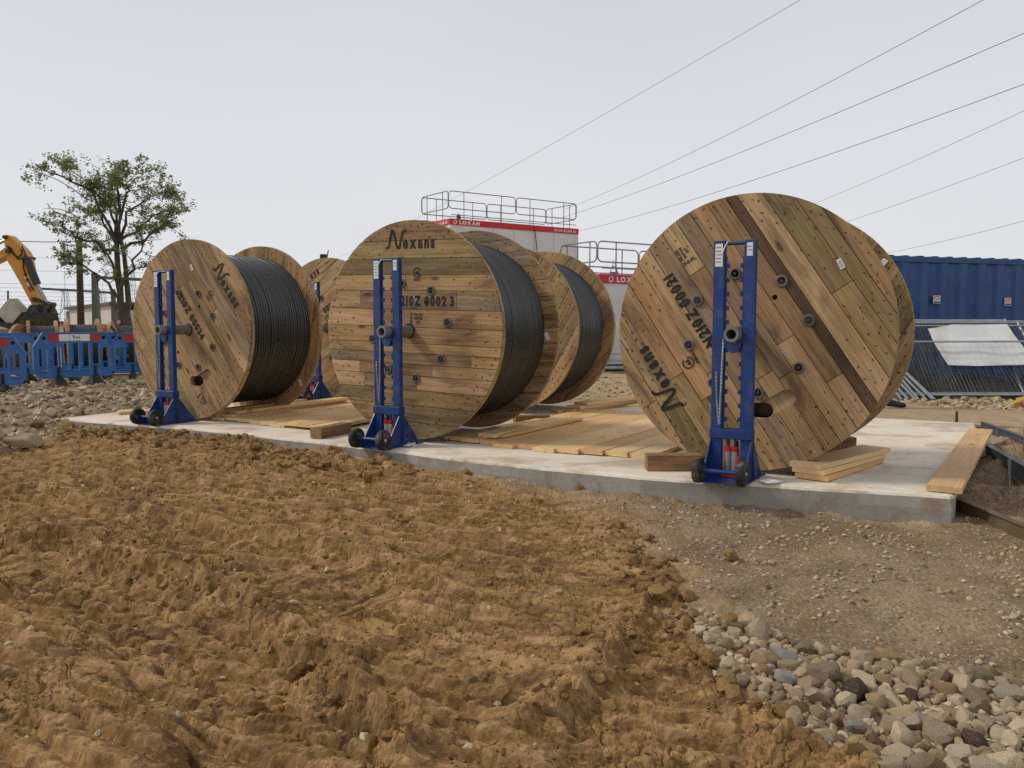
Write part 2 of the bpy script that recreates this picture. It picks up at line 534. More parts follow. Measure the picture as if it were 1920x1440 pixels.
def gravel_mat(name, pal):
    """loose stones of one heap: colour drawn per stone from a vertex attribute"""
    g = NG(name)
    at = g.n("Attribute", attribute_name="tint")
    P = g.pos()
    n = g.noise(P, 35.0, 4.0, 0.6)
    x = g.ramp(at.outputs['Fac'], *[(i / (len(pal) - 1), c) for i, c in enumerate(pal)], interp='LINEAR')
    c = g.mix(g.ramp(n, (0.36, 0.6), (0.6, 0.0)), x, g.mix(1.0, x, (0.55, 0.5, 0.44), 'MULTIPLY'))
    g.bump(n, 0.5, 0.01)
    return g.fin(c, 0.88, 0, 0.2)
STONE_PAL = [(0.20, 0.150, 0.095), (0.50, 0.40, 0.255), (0.38, 0.275, 0.155), (0.60, 0.50, 0.335), (0.35, 0.295, 0.21), (0.64, 0.52, 0.34), (0.45, 0.355, 0.225), (0.17, 0.130, 0.09)]
M_GRAVEL = gravel_mat("loose_gravel", STONE_PAL)

# ------------------------------------------------------------------ ground relief
def hash2(ix, iy, seed):
    h = (ix.astype(np.int64) * 374761393 + iy.astype(np.int64) * 668265263 + seed * 1442695041) & 0xFFFFFFFF
    h = ((h ^ (h >> 13)) * 1274126177) & 0xFFFFFFFF
    return ((h ^ (h >> 16)) & 0xFFFFFF) / float(0xFFFFFF)

def perlin(x, y, seed=0):
    ix, iy = np.floor(x), np.floor(y)
    fx, fy = x - ix, y - iy
    u, v = fx * fx * fx * (fx * (fx * 6 - 15) + 10), fy * fy * fy * (fy * (fy * 6 - 15) + 10)
    def g(dx, dy):
        a = hash2(ix + dx, iy + dy, seed) * 2 * np.pi
        return np.cos(a) * (fx - dx) + np.sin(a) * (fy - dy)
    a, b, c, d = g(0, 0), g(1, 0), g(0, 1), g(1, 1)
    return ((a * (1 - u) + b * u) * (1 - v) + (c * (1 - u) + d * u) * v) * 1.5

def fbm(x, y, seed, octs, gain=0.5):
    s, a = 0.0, 1.0
    for k in range(octs):
        s = s + a * perlin(x * 2 ** k + 13.7 * k, y * 2 ** k - 7.3 * k, seed + k)
        a *= gain
    return s

def worley(x, y, seed):
    ix, iy = np.floor(x), np.floor(y)
    f1 = np.full(x.shape, 9.0); f2 = np.full(x.shape, 9.0); cid = np.zeros(x.shape)
    for dx in (-1, 0, 1):
        for dy in (-1, 0, 1):
            px = ix + dx + hash2(ix + dx, iy + dy, seed); py = iy + dy + hash2(ix + dx, iy + dy, seed + 5)
            d = np.hypot(px - x, py - y)
            cl = d < f1
            f2 = np.where(cl, f1, np.minimum(f2, d))
            cid = np.where(cl, hash2(ix + dx, iy + dy, seed + 9), cid)
            f1 = np.where(cl, d, f1)
    return f1, f2, cid

def poly_sd(x, y, poly):
    """signed distance to a polygon, positive inside"""
    d = np.full(x.shape, 1e9); ins = np.zeros(x.shape, bool)
    n = len(poly)
    for i in range(n):
        ax, ay = poly[i]; bx, by = poly[(i + 1) % n]
        ex, ey = bx - ax, by - ay
        t = np.clip(((x - ax) * ex + (y - ay) * ey) / (ex * ex + ey * ey), 0, 1)
        d = np.minimum(d, np.hypot(x - ax - t * ex, y - ay - t * ey))
        c = ((ay > y) != (by > y)) & (x < ex * (y - ay) / (ey if abs(ey) > 1e-9 else 1e-9) + ax)
        ins ^= c
    return np.where(ins, d, -d)

def line_sd(x, y, pts):
    """distance to a polyline, the side (positive = right of travel) and the run along it"""
    best = np.full(x.shape, 1e9); side = np.zeros(x.shape); run = np.zeros(x.shape); acc = 0.0
    for (ax, ay), (bx, by) in zip(pts[:-1], pts[1:]):
        ex, ey = bx - ax, by - ay
        L = math.hypot(ex, ey)
        t = np.clip(((x - ax) * ex + (y - ay) * ey) / (L * L), 0, 1)
        d = np.hypot(x - ax - t * ex, y - ay - t * ey)
        s = np.sign((x - ax) * ey - (y - ay) * ex)
        m = d < best
        best = np.where(m, d, best); side = np.where(m, s, side); run = np.where(m, acc + t * L, run)
        acc += L
    return best, side, run

def sst(a, b, x):
    t = np.clip((x - a) / (b - a), 0, 1)
    return t * t * (3 - 2 * t)

SLAB_FRONT = [(2.93, 5.43), (2.03, 5.745), (0.96, 6.14), (-0.27, 6.80), (-1.46, 7.69), (-3.21, 8.80), (-5.47, 9.92)]
SLAB_BACK = [(-3.30, 14.05), (5.35, 9.45)]
SLAB = SLAB_FRONT + SLAB_BACK
MUD = [(-0.25, 6.62), (0.45, 6.12), (0.86, 5.62), (0.80, 5.1), (0.83, 4.69), (0.90, 4.22), (0.93, 3.72), (1.00, 3.2), (1.05, 2.86), (1.16, 2.62),
       (1.42, 2.49), (1.72, 2.45), (2.0, 2.30), (2.5, 2.1), (4, -3), (-12, -3), (-12, 5.4), (-6.6, 6.9), (-5.05, 7.7), (-4.75, 8.4), (-5.3, 9.75), (-3.21, 8.80), (-1.46, 7.69)]
COBBLE = [(0.88, 4.08), (0.94, 3.85), (1.16, 3.66), (1.42, 3.55), (1.66, 3.38), (2.04, 3.25), (2.6, 3.15), (3.2, 3.1), (3.4, 2.0), (2.5, 2.1), (2.0, 2.30),
          (1.72, 2.45), (1.42, 2.49), (1.16, 2.62), (1.05, 2.86), (1.00, 3.2), (0.93, 3.72)]
LEFTGRAVEL = [(-5.35, 9.8), (-4.75, 8.4), (-5.05, 7.7), (-6.6, 6.9), (-12, 5.4), (-16, 14), (-12, 19), (-6.0, 19.5), (-3.0, 15.2), (-3.4, 14.0)]
FINE = [(-0.5, 6.9), (0.45, 6.12), (0.86, 5.62), (0.80, 5.1), (0.83, 4.69), (0.90, 4.22), (0.93, 3.72), (1.05, 2.86), (1.72, 2.45), (4, -3), (14, 4), (8.2, 8.2), (6.0, 9.1), (5.0, 8.7), (2.93, 5.43)]
CTRL = np.array([(-5.6, 9.9, -.05), (-3.2, 8.7, -.065), (-1.5, 7.5, -.10), (-.3, 6.65, -.135), (1, 6, -.165), (2, 5.6, -.19), (2.95, 5.3, -.215), (3.3, 5.7, -.20),
    (-3, 6, -.17), (-1, 5, -.20), (.3, 5.2, -.21), (-2, 4, -.25), (0, 3.5, -.27), (0, 2.5, -.30), (-2, 2.5, -.30), (.8, 3.0, -.29), (-4, 4.5, -.22), (-6, 6, -.20), (-6, 8.5, -.10),
    (1.5, 4.6, -.25), (2.5, 4.3, -.25), (3.5, 4.4, -.23), (1.5, 3.3, -.345), (2.2, 3.0, -.36), (1.35, 2.9, -.36), (2.3, 2.5, -.36), (1.2, 3.5, -.33), (1.3, 2.3, -.27), (1.8, 2.25, -.29),
    (3.9, 6.2, -.15), (4.5, 7.2, -.12), (5.5, 8.5, -.12), (5.2, 6, -.12), (6.5, 9, -.10), (0, 15, -.12), (8, 12, -.12), (-8, 14, -.12), (-7, 11, -.09),
    (0, 30, -.12), (20, 25, -.12), (-20, 25, -.12), (0, -4, -.3), (6, 2, -.3), (-8, 2, -.25), (-14, 8, -.15), (14, 8, -.12)])
RUT1 = [(-5.0, 6.35), (-3.55, 5.64), (-2.88, 5.15), (-2.30, 4.80), (-1.50, 4.30), (-1.16, 3.83), (-0.75, 3.33), (-0.35, 2.6), (-0.1, 1.6)]
RUT2 = [(-5.2, 7.2), (-4.15, 6.61), (-3.0, 6.04), (-1.8, 5.35), (-0.9, 4.75), (-0.2, 4.1)]
RIDGE = [(0.0, 2.2), (0.12, 2.85), (0.42, 3.45), (0.80, 4.2), (0.78, 4.9)]

def ground(x, y):
    """height and zone weights of the site ground at arrays x, y"""
    x = np.asarray(x, float); y = np.asarray(y, float)
    num = np.zeros(x.shape); den = np.zeros(x.shape)
    for cx, cy, cz in CTRL:
        wgt = 1.0 / ((x - cx) ** 2 + (y - cy) ** 2 + 0.06) ** 1.6
        num += wgt * cz; den += wgt
    far = sst(18, 40, np.hypot(x, y))
    z = num / den * (1 - far) - 0.12 * far
    wx = 0.16 * fbm(x * 2.6, y * 2.6, 71, 4); wy = 0.16 * fbm(x * 2.6 + 40, y * 2.6, 83, 4)
    near = 1 - sst(16, 30, np.hypot(x, y))
    sdm = poly_sd(x + wx * 0.9, y + wy * 0.9, MUD)
    soft = 0.05 + 0.30 * sst(3.6, 4.8, y) * sst(-1.5, 0.2, x)
    mud = sst(-0.02 - soft, 0.05 + soft * 0.6, sdm) * near
    cob = sst(-0.06, 0.10, poly_sd(x + wx, y + wy, COBBLE)) * (1 - mud)
    lg = sst(-0.3, 0.4, poly_sd(x + wx * 2, y + wy * 2, LEFTGRAVEL)) * (1 - mud)
    fine = sst(-0.15, 0.2, poly_sd(x + wx * 1.5, y + wy * 1.5, FINE)) * (1 - mud)
    sl = poly_sd(x, y, SLAB)
    # --- mud
    big = fbm(x * 0.9, y * 0.9, 1, 3)
    med = fbm(x * 3.1 + wx, y * 3.1 + wy, 11, 4)
    bil = np.abs(fbm(x * 7.0 + wx * 1.5, y * 8.5 + wy, 21, 4, 0.55))
    f1, f2, cid = worley((x + wx * .5) * 5.0, (y + wy * .5) * 4.4, 3)
    crack = np.exp(-((f2 - f1) / 0.045) ** 2)
    g1, g2, cid2 = worley((x + wx * .4) * 15.0, (y + wy * .4) * 19.0, 8)
    lump = np.clip(0.75 - g1, 0, 1) * (cid2 > 0.45)
    rough = sst(-0.05, 0.6, fbm(x * 1.3 + 9, y * 1.3, 55, 3))
    hi = fbm(x * 9.0 + wx, y * 8.0, 24, 6, 0.62)
    # flaked crust: flat plates parted by narrow winding clefts, at three sizes
    def crust(sx, sy, seed, k):
        n = fbm(x * sx + wx * 1.2, y * sy + wy * 1.2, seed, 3, 0.5)
        return sst(0.0, k, np.abs(n)) - 1.0
    m = hi * (0.0055 + 0.012 * rough)
    m += crust(2.6, 2.6, 101, 0.08) * 0.008 + crust(6.0, 7.0, 113, 0.12) * (0.0055 + 0.012 * rough) + crust(13.0, 15.0, 127, 0.20) * 0.004
    m += (cid - 0.5) * 0.012 + (0.35 - f1) * 0.012 * (cid - 0.2)
    m -= crack * 0.008 * sst(0.0, 0.4, fbm(x * 1.9, y * 1.9 + 5, 66, 2) + 0.2)
    m += lump * 0.020 * rough
    k1, k2, kid = worley((x + wx * .35) * 10.5, (y + wy * .35) * 9.0, 19)
    fine_ck = sst(-0.15, 0.25, fbm(x * 1.4 + 3, y * 1.4, 67, 3) + 0.12)
    m += fine_ck * ((kid - 0.5) * 0.012 + (0.4 - k1) * 0.010 * (kid - 0.3) - 0.007 * np.exp(-((k2 - k1) / 0.09) ** 2))
    # caterpillar tracks: a sunken band with tread bars beside each rut line
    def track(pts, width, side, depth, pitch, amp):
        d, s, run = line_sd(x + wx * 0.75, y + wy * 0.75, pts)
        sd_ = d * s * side
        band = sst(-0.04, 0.10, sd_ + 0.035 * hi) * (1 - sst(width - 0.1, width + 0.12, sd_))
        tot = sum(math.dist(p_, q_) for p_, q_ in zip(pts[:-1], pts[1:]))
        ends = sst(0.0, 0.5, run) * (1 - sst(tot - 0.5, tot, run))
        band = band * ends
        lip = np.exp(-((sd_ + 0.06) / 0.07) ** 2) * ends
        bars = np.abs(np.mod(run / pitch + 0.35 * wx + sd_ * 0.5, 1.0) - 0.5) * 2
        keep = sst(-0.30, 0.15, fbm(x * 2.0 + depth * 90, y * 2.0, 91, 3) + 0.10)
        return band * keep, -depth * band + lip * depth * 0.5 + band * keep * amp * (sst(0.30, 0.60, bars) - 0.5)
    # tread prints of machines that drove towards the slab cover the left half
    ph = (x * 0.52 + y * 0.855 + wx * 0.30 + 0.05 * perlin(x * 1.1, y * 1.1, 301)) / 0.138
    sawt = np.mod(ph, 1.0)
    prof = sst(0.0, 0.16, sawt) * (1 - sst(0.42, 0.95, sawt)) - 0.45
    tm = sst(-0.35, 0.15, fbm(x * 0.9 + 31, y * 0.8, 303, 3) + 0.22) * (1 - sst(-0.5, 0.7, x)) * (1 - sst(7.0, 7.8, y + 0.55 * x))
    tb, tz = tm * 0.9, tm * prof * 0.042
    for a_ in ((RUT1, 0.62, 1, 0.100, 0.14, 0.020), (RUT2, 0.60, 1, 0.055, 0.14, 0.016), (RIDGE, 0.75, 1, 0.070, 0.14, 0.040), (RUT1, 0.66, -1, 0.012, 0.14, 0.012)):
        b_, z_ = track(*a_)
        tb = np.maximum(tb, b_); tz = tz + z_
    m = big * 0.024 + med * 0.010 * (1 - .5 * tb) + m * (1 - 0.5 * tb) + tz
    # loose spoil thrown against the slab edge
    dfr, _, run = line_sd(x, y, SLAB_FRONT)
    spoil = np.exp(-(dfr / 0.45) ** 2) * sst(3.6, 5.2, run)
    m += spoil * ((bil - 0.25) * 0.05 + 0.008 + hi * 0.016 + 0.045 * fbm(x * 1.7, y * 1.7, 44, 3))
    edge = np.exp(-((poly_sd(x + wx * .7, y + wy * .7, MUD) - 0.10) / 0.14) ** 2) * sst(-0.8, 0.4, x) * (1 - 0.8 * sst(3.7, 4.7, y))
    m += edge * (0.05 * bil + 0.020 + lump * 0.03)
    # a ragged foot of soil along the slab's right half
    foot = np.exp(-(dfr / 0.16) ** 2) * (0.030 * fbm(x * 4.5, y * 4.5, 47, 4) + 0.012) * (1 - sst(3.6, 5.2, run))
    # --- gravel and soil
    gr = fbm(x * 1.5, y * 1.5, 5, 4) * 0.016 + (np.abs(fbm(x * 28, y * 30, 61, 2)) - 0.2) * 0.008
    c1, c2, _ = worley(x * 11.0, y * 12.0, 17)
    cb = (0.5 - c1) * 0.03
    lgz = fbm(x * 1.3, y * 1.3, 15, 4) * 0.075 + 0.16 * np.exp(-(((x + 7.4) / 1.6) ** 2 + ((y - 11.0) / 1.3) ** 2)) + 0.10 * np.exp(-(((x + 5.6) / 0.7) ** 2 + ((y - 9.0) / 0.8) ** 2))
    soil = sst(0.0, 0.5, (x - 3.1) * 0.86 - (y - 5.9) * 0.51) * sst(5.0, 6.0, y) * (1 - sst(9.2, 10.2, y))
    so_ = soil * (fbm(x * 2.2, y * 2.2, 25, 4) * 0.06 + np.abs(fbm(x * 9, y * 9, 35, 3)) * 0.03 + 0.03)
    zz = z + foot + mud * m + (1 - mud) * (gr + cob * cb + lg * lgz + so_) * near
    zz = np.where(sl > 0.02, np.minimum(zz, -0.10), zz)
    return zz, mud, np.maximum(cob, lg), fine

def gz(x, y):
    return float(ground(np.array([x]), np.array([y]))[0][0])

def build_ground():
    ang = np.concatenate([np.radians(np.linspace(-35, 35, 900)), np.radians(np.linspace(35, 325, 74)[1:-1])])
    rad = np.concatenate([np.linspace(0.35, 2.2, 12)[:-1], np.geomspace(2.2, 9.5, 520)[:-1], np.geomspace(9.5, 40, 130)[:-1], np.geomspace(40, 3500, 26)])
    A, Q = np.meshgrid(ang, rad)
    X, Y = np.sin(A) * Q, np.cos(A) * Q
    zz, mud, cob, fine = ground(X.ravel(), Y.ravel())
    nr, na = A.shape
    co = np.stack([X.ravel(), Y.ravel(), zz], 1).astype(np.float32)
    i, j = np.meshgrid(np.arange(nr - 1), np.arange(na), indexing='ij')
    j2 = (j + 1) % na
    q = np.stack([i * na + j, i * na + j2, (i + 1) * na + j2, (i + 1) * na + j], -1).reshape(-1, 4)[:, ::-1]
    me = bpy.data.meshes.new("ground")
    me.vertices.add(len(co)); me.vertices.foreach_set('co', co.ravel())
    me.loops.add(q.size); me.loops.foreach_set('vertex_index', q.ravel().astype(np.int32))
    me.polygons.add(len(q)); me.polygons.foreach_set('loop_start', np.arange(0, q.size, 4, dtype=np.int32))
    me.polygons.foreach_set('use_smooth', np.zeros(len(q), bool))      # crumbly: every facet keeps its edge
    ca = me.color_attributes.new('zone', 'FLOAT_COLOR', 'POINT')
    ca.data.foreach_set('color', np.stack([mud, cob, fine, np.ones_like(mud)], 1).astype(np.float32).ravel())
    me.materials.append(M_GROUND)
    me.update(calc_edges=True)
    me.validate()
    return struct(link("ground", me), "ochre mud churned by tracks with gravel at its edges")
build_ground()

# ------------------------------------------------------------------ concrete slab
def slab():
    prof = [(0.0, -0.62), (0.0, -0.10), (0.004, -0.025), (0.012, -0.008), (0.03, 0.0)]
    def dense(poly, step):
        o = []
        n = len(poly)
        for i in range(n):
            a, b = Vector(poly[i]), Vector(poly[(i + 1) % n])
            k = max(1, int((b - a).length / step))
            o += [a.lerp(b, t / k) for t in range(k)]
        return o
    ring = dense(SLAB, 0.06)
    n = len(ring)
    cen = sum(ring, Vector((0, 0))) / n
    mb = MB()
    vs, fs = [], []
    for k, (ins, z) in enumerate(prof):
        for i, p in enumerate(ring):
            t = (ring[(i + 1) % n] - ring[i - 1]).normalized()
            nin = Vector((t.y, -t.x))
            if (cen - p).dot(nin) < 0: nin = -nin
            wob = 0.010 * math.sin(i * 0.37) + 0.012 * math.sin(i * 0.113 + 1) + random.uniform(-.004, .004)
            chip = 0
            q = p + nin * (ins + wob * (0.5 if k < 2 else 1) + chip)
            vs.append((q.x, q.y, z - (chip * 0.4)))
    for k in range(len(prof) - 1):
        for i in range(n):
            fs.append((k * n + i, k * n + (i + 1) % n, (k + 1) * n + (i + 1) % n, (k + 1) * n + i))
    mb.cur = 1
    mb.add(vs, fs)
    mb.cur = 0
    b = (len(prof) - 1) * n
    mb.f.append(tuple(range(b, b + n))); mb.mi.append(0)
    # the chamfer belongs to the dusty top
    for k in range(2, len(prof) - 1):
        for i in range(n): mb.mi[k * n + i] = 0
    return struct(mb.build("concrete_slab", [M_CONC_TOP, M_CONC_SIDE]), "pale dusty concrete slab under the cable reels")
slab()

# ------------------------------------------------------------------ stones and clods
def ico(sub):
    bm = bmesh.new()
    bmesh.ops.create_icosphere(bm, subdivisions=sub, radius=1)
    v = np.array([q.co[:] for q in bm.verts]); bm.verts.index_update()
    f = np.array([[q.index for q in p.verts] for p in bm.faces])
    bm.free()
    return v, f
ICO = {k: ico(k) for k in (1, 2, 3)}

def stone_shape(rs, sub, facets=9, flat=0.7, rough=0.0):
    """an angular stone: a sphere cut by random planes with softened edges"""
    v, f = ICO[sub]
    nn = rs.normal(size=(facets, 3)); nn /= np.linalg.norm(nn, axis=1)[:, None]
    dd = rs.uniform(0.46, 0.80, facets)
    dot = np.maximum(v @ nn.T, 1e-3)
    lim = dd / dot
    k = 60.0 if sub > 1 else 26.0
    rad = -np.log(np.exp(-k * np.minimum(lim, 4)).sum(1) + math.exp(-k)) / k
    rad = np.clip(rad, 0.25, 1)
    if rough:
        rad = rad * (1 + rough * fbm(v[:, 0] * 2.2 + 10 * rs.rand(), v[:, 1] * 2.2 + v[:, 2] * 1.7, int(rs.randint(1000)), 4, 0.6))
    p = v * rad[:, None] * np.array([1, rs.uniform(0.65, 1.0), rs.uniform(flat * 0.7, flat)])
    p -= (p.max(0) + p.min(0)) / 2
    return p / np.abs(p).max(), f

def heap(name, items, mat, shapes, smooth=True, sharp=28, **kw):
    """many loose stones as one mesh; items = (x, y, z, size, shape index, tint)"""
    V, F, T = [], [], []
    b = 0
    rs = np.random.RandomState(5)
    for (x, y, z, s, k, t) in items:
        v, f = shapes[k % len(shapes)]
        a = rs.uniform(0, 6.28); tl = rs.normal(0, 0.25, 2)
        ca, sa = math.cos(a), math.sin(a)
        m = np.array([[ca, -sa, 0], [sa, ca, 0], [0, 0, 1]]) @ np.array([[1, 0, tl[0]], [0, 1, tl[1]], [-tl[0], -tl[1], 1]])
        V.append((v * s) @ m.T + np.array([x, y, z])); F.append(f + b); b += len(v)
        T.append(np.full(len(v), t))
    V = np.concatenate(V); F = np.concatenate(F); T = np.concatenate(T)
    me = bpy.data.meshes.new(name)
    me.vertices.add(len(V)); me.vertices.foreach_set('co', V.astype(np.float32).ravel())
    me.loops.add(F.size); me.loops.foreach_set('vertex_index', F.astype(np.int32).ravel())
    me.polygons.add(len(F)); me.polygons.foreach_set('loop_start', np.arange(0, F.size, 3, dtype=np.int32))
    me.polygons.foreach_set('use_smooth', np.full(len(F), smooth))
    at = me.attributes.new('tint', 'FLOAT', 'POINT'); at.data.foreach_set('value', T.astype(np.float32))
    me.materials.append(mat)
    me.update(calc_edges=True)
    if sharp: me.set_sharp_from_angle(angle=R(sharp))
    return link(name, me, kind='stuff', **kw)

rs = np.random.RandomState(11)
SH1 = [stone_shape(rs, 1, 8) for _ in range(14)]
SH2 = [stone_shape(rs, 2, 11, 0.75) for _ in range(16)]
SH3 = [stone_shape(rs, 3, 15, 0.85, 0.07) for _ in range(12)]
CL2 = [stone_shape(rs, 2, 12, 0.80, 0.16) for _ in range(12)]
CL3 = [stone_shape(rs, 3, 12, 0.8, 0.22) for _ in range(6)]

def scatter(poly, n, size, seed, keep=None):
    r_ = np.random.RandomState(seed)
    xs = [p[0] for p in poly]; ys = [p[1] for p in poly]
    X = r_.uniform(min(xs), max(xs), n * 4); Y = r_.uniform(min(ys), max(ys), n * 4)
    k = poly_sd(X, Y, poly) > 0
    X, Y = X[k][:n], Y[k][:n]
    S = size[0] * (size[1] / size[0]) ** (r_.rand(len(X)) ** 1.8)
    return X, Y, S, r_

# left: coarse crushed stone, fading into the mud
X, Y, S, r_ = scatter(LEFTGRAVEL, 8200, (0.020, 0.080), 21)
k = np.abs(X / np.maximum(Y, .1)) < 0.72
X, Y, S = X[k], Y[k], S[k]
zz = ground(X, Y)[0]
items = [(x, y, z + s * 0.30, s, i, r_.rand()) for i, (x, y, z, s) in enumerate(zip(X, Y, zz, S))]
o = heap("gravel", items, M_GRAVEL, SH1)
o['label'] = "grey and beige crushed stone spread left of the slab"

# fine gravel on the compacted soil in front of the slab's right half
X, Y, S, r_ = scatter([(0.3, 6.15), (0.9, 5.6), (0.9, 4.3), (0.95, 3.4), (1.4, 2.6), (2.6, 2.4), (3.6, 4.0), (4.2, 5.6), (3.1, 5.6), (2.9, 5.35), (1.0, 6.05)], 8500, (0.0035, 0.019), 22)
zz, md, _, _ = ground(X, Y)
cl = fbm(X * 3, Y * 3, 77, 3)
k = (md < 0.5) & (cl + r_.normal(0, .35, len(X)) > 0.12)
items = [(x, y, z + s * 0.25, s, i, r_.rand()) for i, (x, y, z, s) in enumerate(zip(X[k], Y[k], zz[k], S[k]))]
o = heap("fine_gravel", items, M_GRAVEL, [stone_shape(rs, 1, 7) for _ in range(8)])
o['label'] = "small stones strewn over compacted soil before the slab"

# stones between the slab, the fence panels and the site cabins
for nm, poly, n, sz, lb in (("gravel", [(4.3, 11.6), (8.6, 11.4), (9.5, 13.6), (4.5, 13.6)], 900, (0.03, 0.08), "stones along the foot of the leaning fence panels"),
                            ("gravel", [(0.6, 10.8), (3.6, 10.6), (6, 18), (1.2, 20)], 900, (0.015, 0.05), "scattered stones on the bare earth before the cabins")):
    X, Y, S, r_ = scatter(poly, n, sz, 33 + n + int(poly[0][0]))
    k = poly_sd(X, Y, SLAB) < -0.05
    X, Y, S = X[k], Y[k], S[k]
    zz = ground(X, Y)[0]
    o = heap(nm, [(x, y, z + s * 0.3, s, i, r_.rand()) for i, (x, y, z, s) in enumerate(zip(X, Y, zz, S))], M_GRAVEL, SH1)
    o['label'] = lb

# mud crumbs and clods
X, Y, S, r_ = scatter([(-5.2, 8.8), (-0.3, 6.4), (0.75, 5.6), (0.85, 4), (0.95, 2.5), (2.0, 2.2), (-2.2, 2.2), (-4.4, 6.0), (-5.4, 8)], 3600, (0.005, 0.024), 41)
zz, md, _, _ = ground(X, Y)
dn = fbm(X * 1.3 + 9, Y * 1.3, 55, 3)
k = (md > 0.5) & (dn + r_.normal(0, .3, len(X)) > 0.25)
items = [(x, y, z + s * 0.2, s, i, 0) for i, (x, y, z, s) in enumerate(zip(X[k], Y[k], zz[k], S[k]))]
# bigger lumps: along the slab edge, the ridge and the mud's right bank
def along(pts, n, spread, size, seed):
    q = np.random.RandomState(seed)
    L = [math.dist(a, b) for a, b in zip(pts[:-1], pts[1:])]
    o_ = []
    for _ in range(n):
        t = q.rand() * sum(L); i = 0
        while t > L[i] and i < len(L) - 1: t -= L[i]; i += 1
        f = t / L[i]
        o_.append((pts[i][0] + (pts[i + 1][0] - pts[i][0]) * f + q.normal(0, spread), pts[i][1] + (pts[i + 1][1] - pts[i][1]) * f + q.normal(0, spread), size[0] * (size[1] / size[0]) ** (q.rand() ** 1.7)))
    return o_
big = along([(-5.2, 9.3), (-3.3, 8.45), (-1.6, 7.35), (-0.9, 6.9)], 330, 0.26, (0.016, 0.07), 1) + along([(0.78, 5.4), (0.76, 4.6), (0.84, 4.0), (0.90, 3.4), (0.98, 2.9), (1.1, 2.62), (1.7, 2.42)], 190, 0.07, (0.016, 0.062), 2) \
    + along(RIDGE[1:], 110, 0.10, (0.012, 0.05), 3) + along(RUT1[1:8], 120, 0.13, (0.012, 0.045), 4)
bz = ground(np.array([b[0] for b in big]), np.array([b[1] for b in big]))
sdl = poly_sd(np.array([b[0] for b in big]), np.array([b[1] for b in big]), SLAB)
items += [(b[0], b[1], z + b[2] * 0.15, b[2], i, 0) for i, (b, z) in enumerate(zip(big, bz[0])) if bz[1][i] > 0.35 and sdl[i] < -b[2]]
o = heap("mud_clods", items, M_CLOD, CL2)
o['label'] = "crumbled lumps of dry mud lying on the churned ground"
# crumbs
X, Y, S, r_ = scatter([(-5.2, 8.8), (-0.3, 6.4), (0.75, 5.6), (0.85, 4), (0.95, 2.5), (2.0, 2.2), (-2.2, 2.2), (-4.4, 6.0), (-5.4, 8)], 15000, (0.003, 0.012), 43)
zz, md, _, _ = ground(X, Y)
k = (md > 0.5) & (fbm(X * 2.1, Y * 2.1, 57, 4) + r_.normal(0, .3, len(X)) > 0.0)
o = heap("mud_crumbs", [(x, y, z + s * 0.2, s, i, 0) for i, (x, y, z, s) in enumerate(zip(X[k], Y[k], zz[k], S[k]))], M_CLOD, SH1)
o['label'] = "fine crumbs of dry clay strewn over the mud"
# pale pebbles pressed into the mud
X, Y, S, r_ = scatter([(-5.2, 8.8), (-0.3, 6.4), (0.75, 5.6), (0.85, 4), (0.95, 2.5), (-2.2, 2.2), (-4.4, 6.0)], 700, (0.005, 0.024), 51)
zz = ground(X, Y)[0]
o = heap("pebbles", [(x, y, z + s * 0.15, s, i, 0.35 + 0.4 * r_.rand()) for i, (x, y, z, s) in enumerate(zip(X, Y, zz, S)) if i % 2], M_GRAVEL, SH1)
o['label'] = "pale pebbles scattered over the mud"

# cobbles of the hollow at the mud's right bank: the largest are things of their own
r_ = np.random.RandomState(61)
placed = []
def fits(x, y, s):
    return all((x - a) ** 2 + (y - b) ** 2 > (0.80 * (s + c)) ** 2 for a, b, c in placed)
NAMED = [  # photo pixel, radius, colour, label
    ((1531, 1243), .040, (0.62, 0.42, 0.17), "pale yellow stone beside a black one, top of the cobbles"),
    ((1394, 1226), .030, (0.50, 0.26, 0.23), "pink stone against the mud bank"),
    ((1418, 1186), .068, (0.47, 0.41, 0.31), "large beige rock standing at the upper end of the cobbles"),
    ((1470, 1234), .066, (0.36, 0.35, 0.31), "big flat grey slab-like stone below the large beige rock"),
    ((1526, 1222), .036, (0.035, 0.033, 0.035), "black stone just behind the pale yellow one"),
    ((1472, 1275), .044, (0.40, 0.40, 0.37), "smooth blue grey stone by the mud bank hole"),
    ((1600, 1290), .060, (0.022, 0.021, 0.021), "large soot black lump among the cobbles"),
    ((1710, 1297), .046, (0.026, 0.024, 0.022), "dark charred stone right of the soot black lump"),
    ((1732, 1290), .040, (0.50, 0.44, 0.32), "rounded cream stone on the dark charred one"),
    ((1822, 1385), .055, (0.050, 0.036, 0.045), "dark purple brown rock low in the cobbles"),
    ((1873, 1371), .045, (0.60, 0.52, 0.38), "light cream oval stone near the purple brown rock"),
    ((1798, 1412), .060, (0.55, 0.49, 0.37), "bulky pale stone by the lowest mud lump"),
    ((1893, 1290), .060, (0.40, 0.36, 0.28), "long beige brick-like stone at the cobbles' far edge"),
    ((1605, 1383), .036, (0.60, 0.42, 0.20), "yellow orange stone by the brown one"),
    ((1640, 1385), .034, (0.16, 0.085, 0.05), "red brown stone beside the yellow orange one"),
    ((1775, 1370), .085, (0.36, 0.30, 0.21), "largest earth-stained rock in the middle of the cobbles"),
    ((1535, 1310), .060, (0.46, 0.40, 0.29), "broad tan stone with a split face"),
    ((1602, 1355), .055, (0.34, 0.31, 0.26), "long grey brown stone lying aslant"),
    ((1720, 1350), .062, (0.44, 0.38, 0.29), "dented beige stone under the charred ones"),
    ((1850, 1455), .050, (0.50, 0.44, 0.33), "pale stone cut by the lower picture edge"),
]
cob_me = []
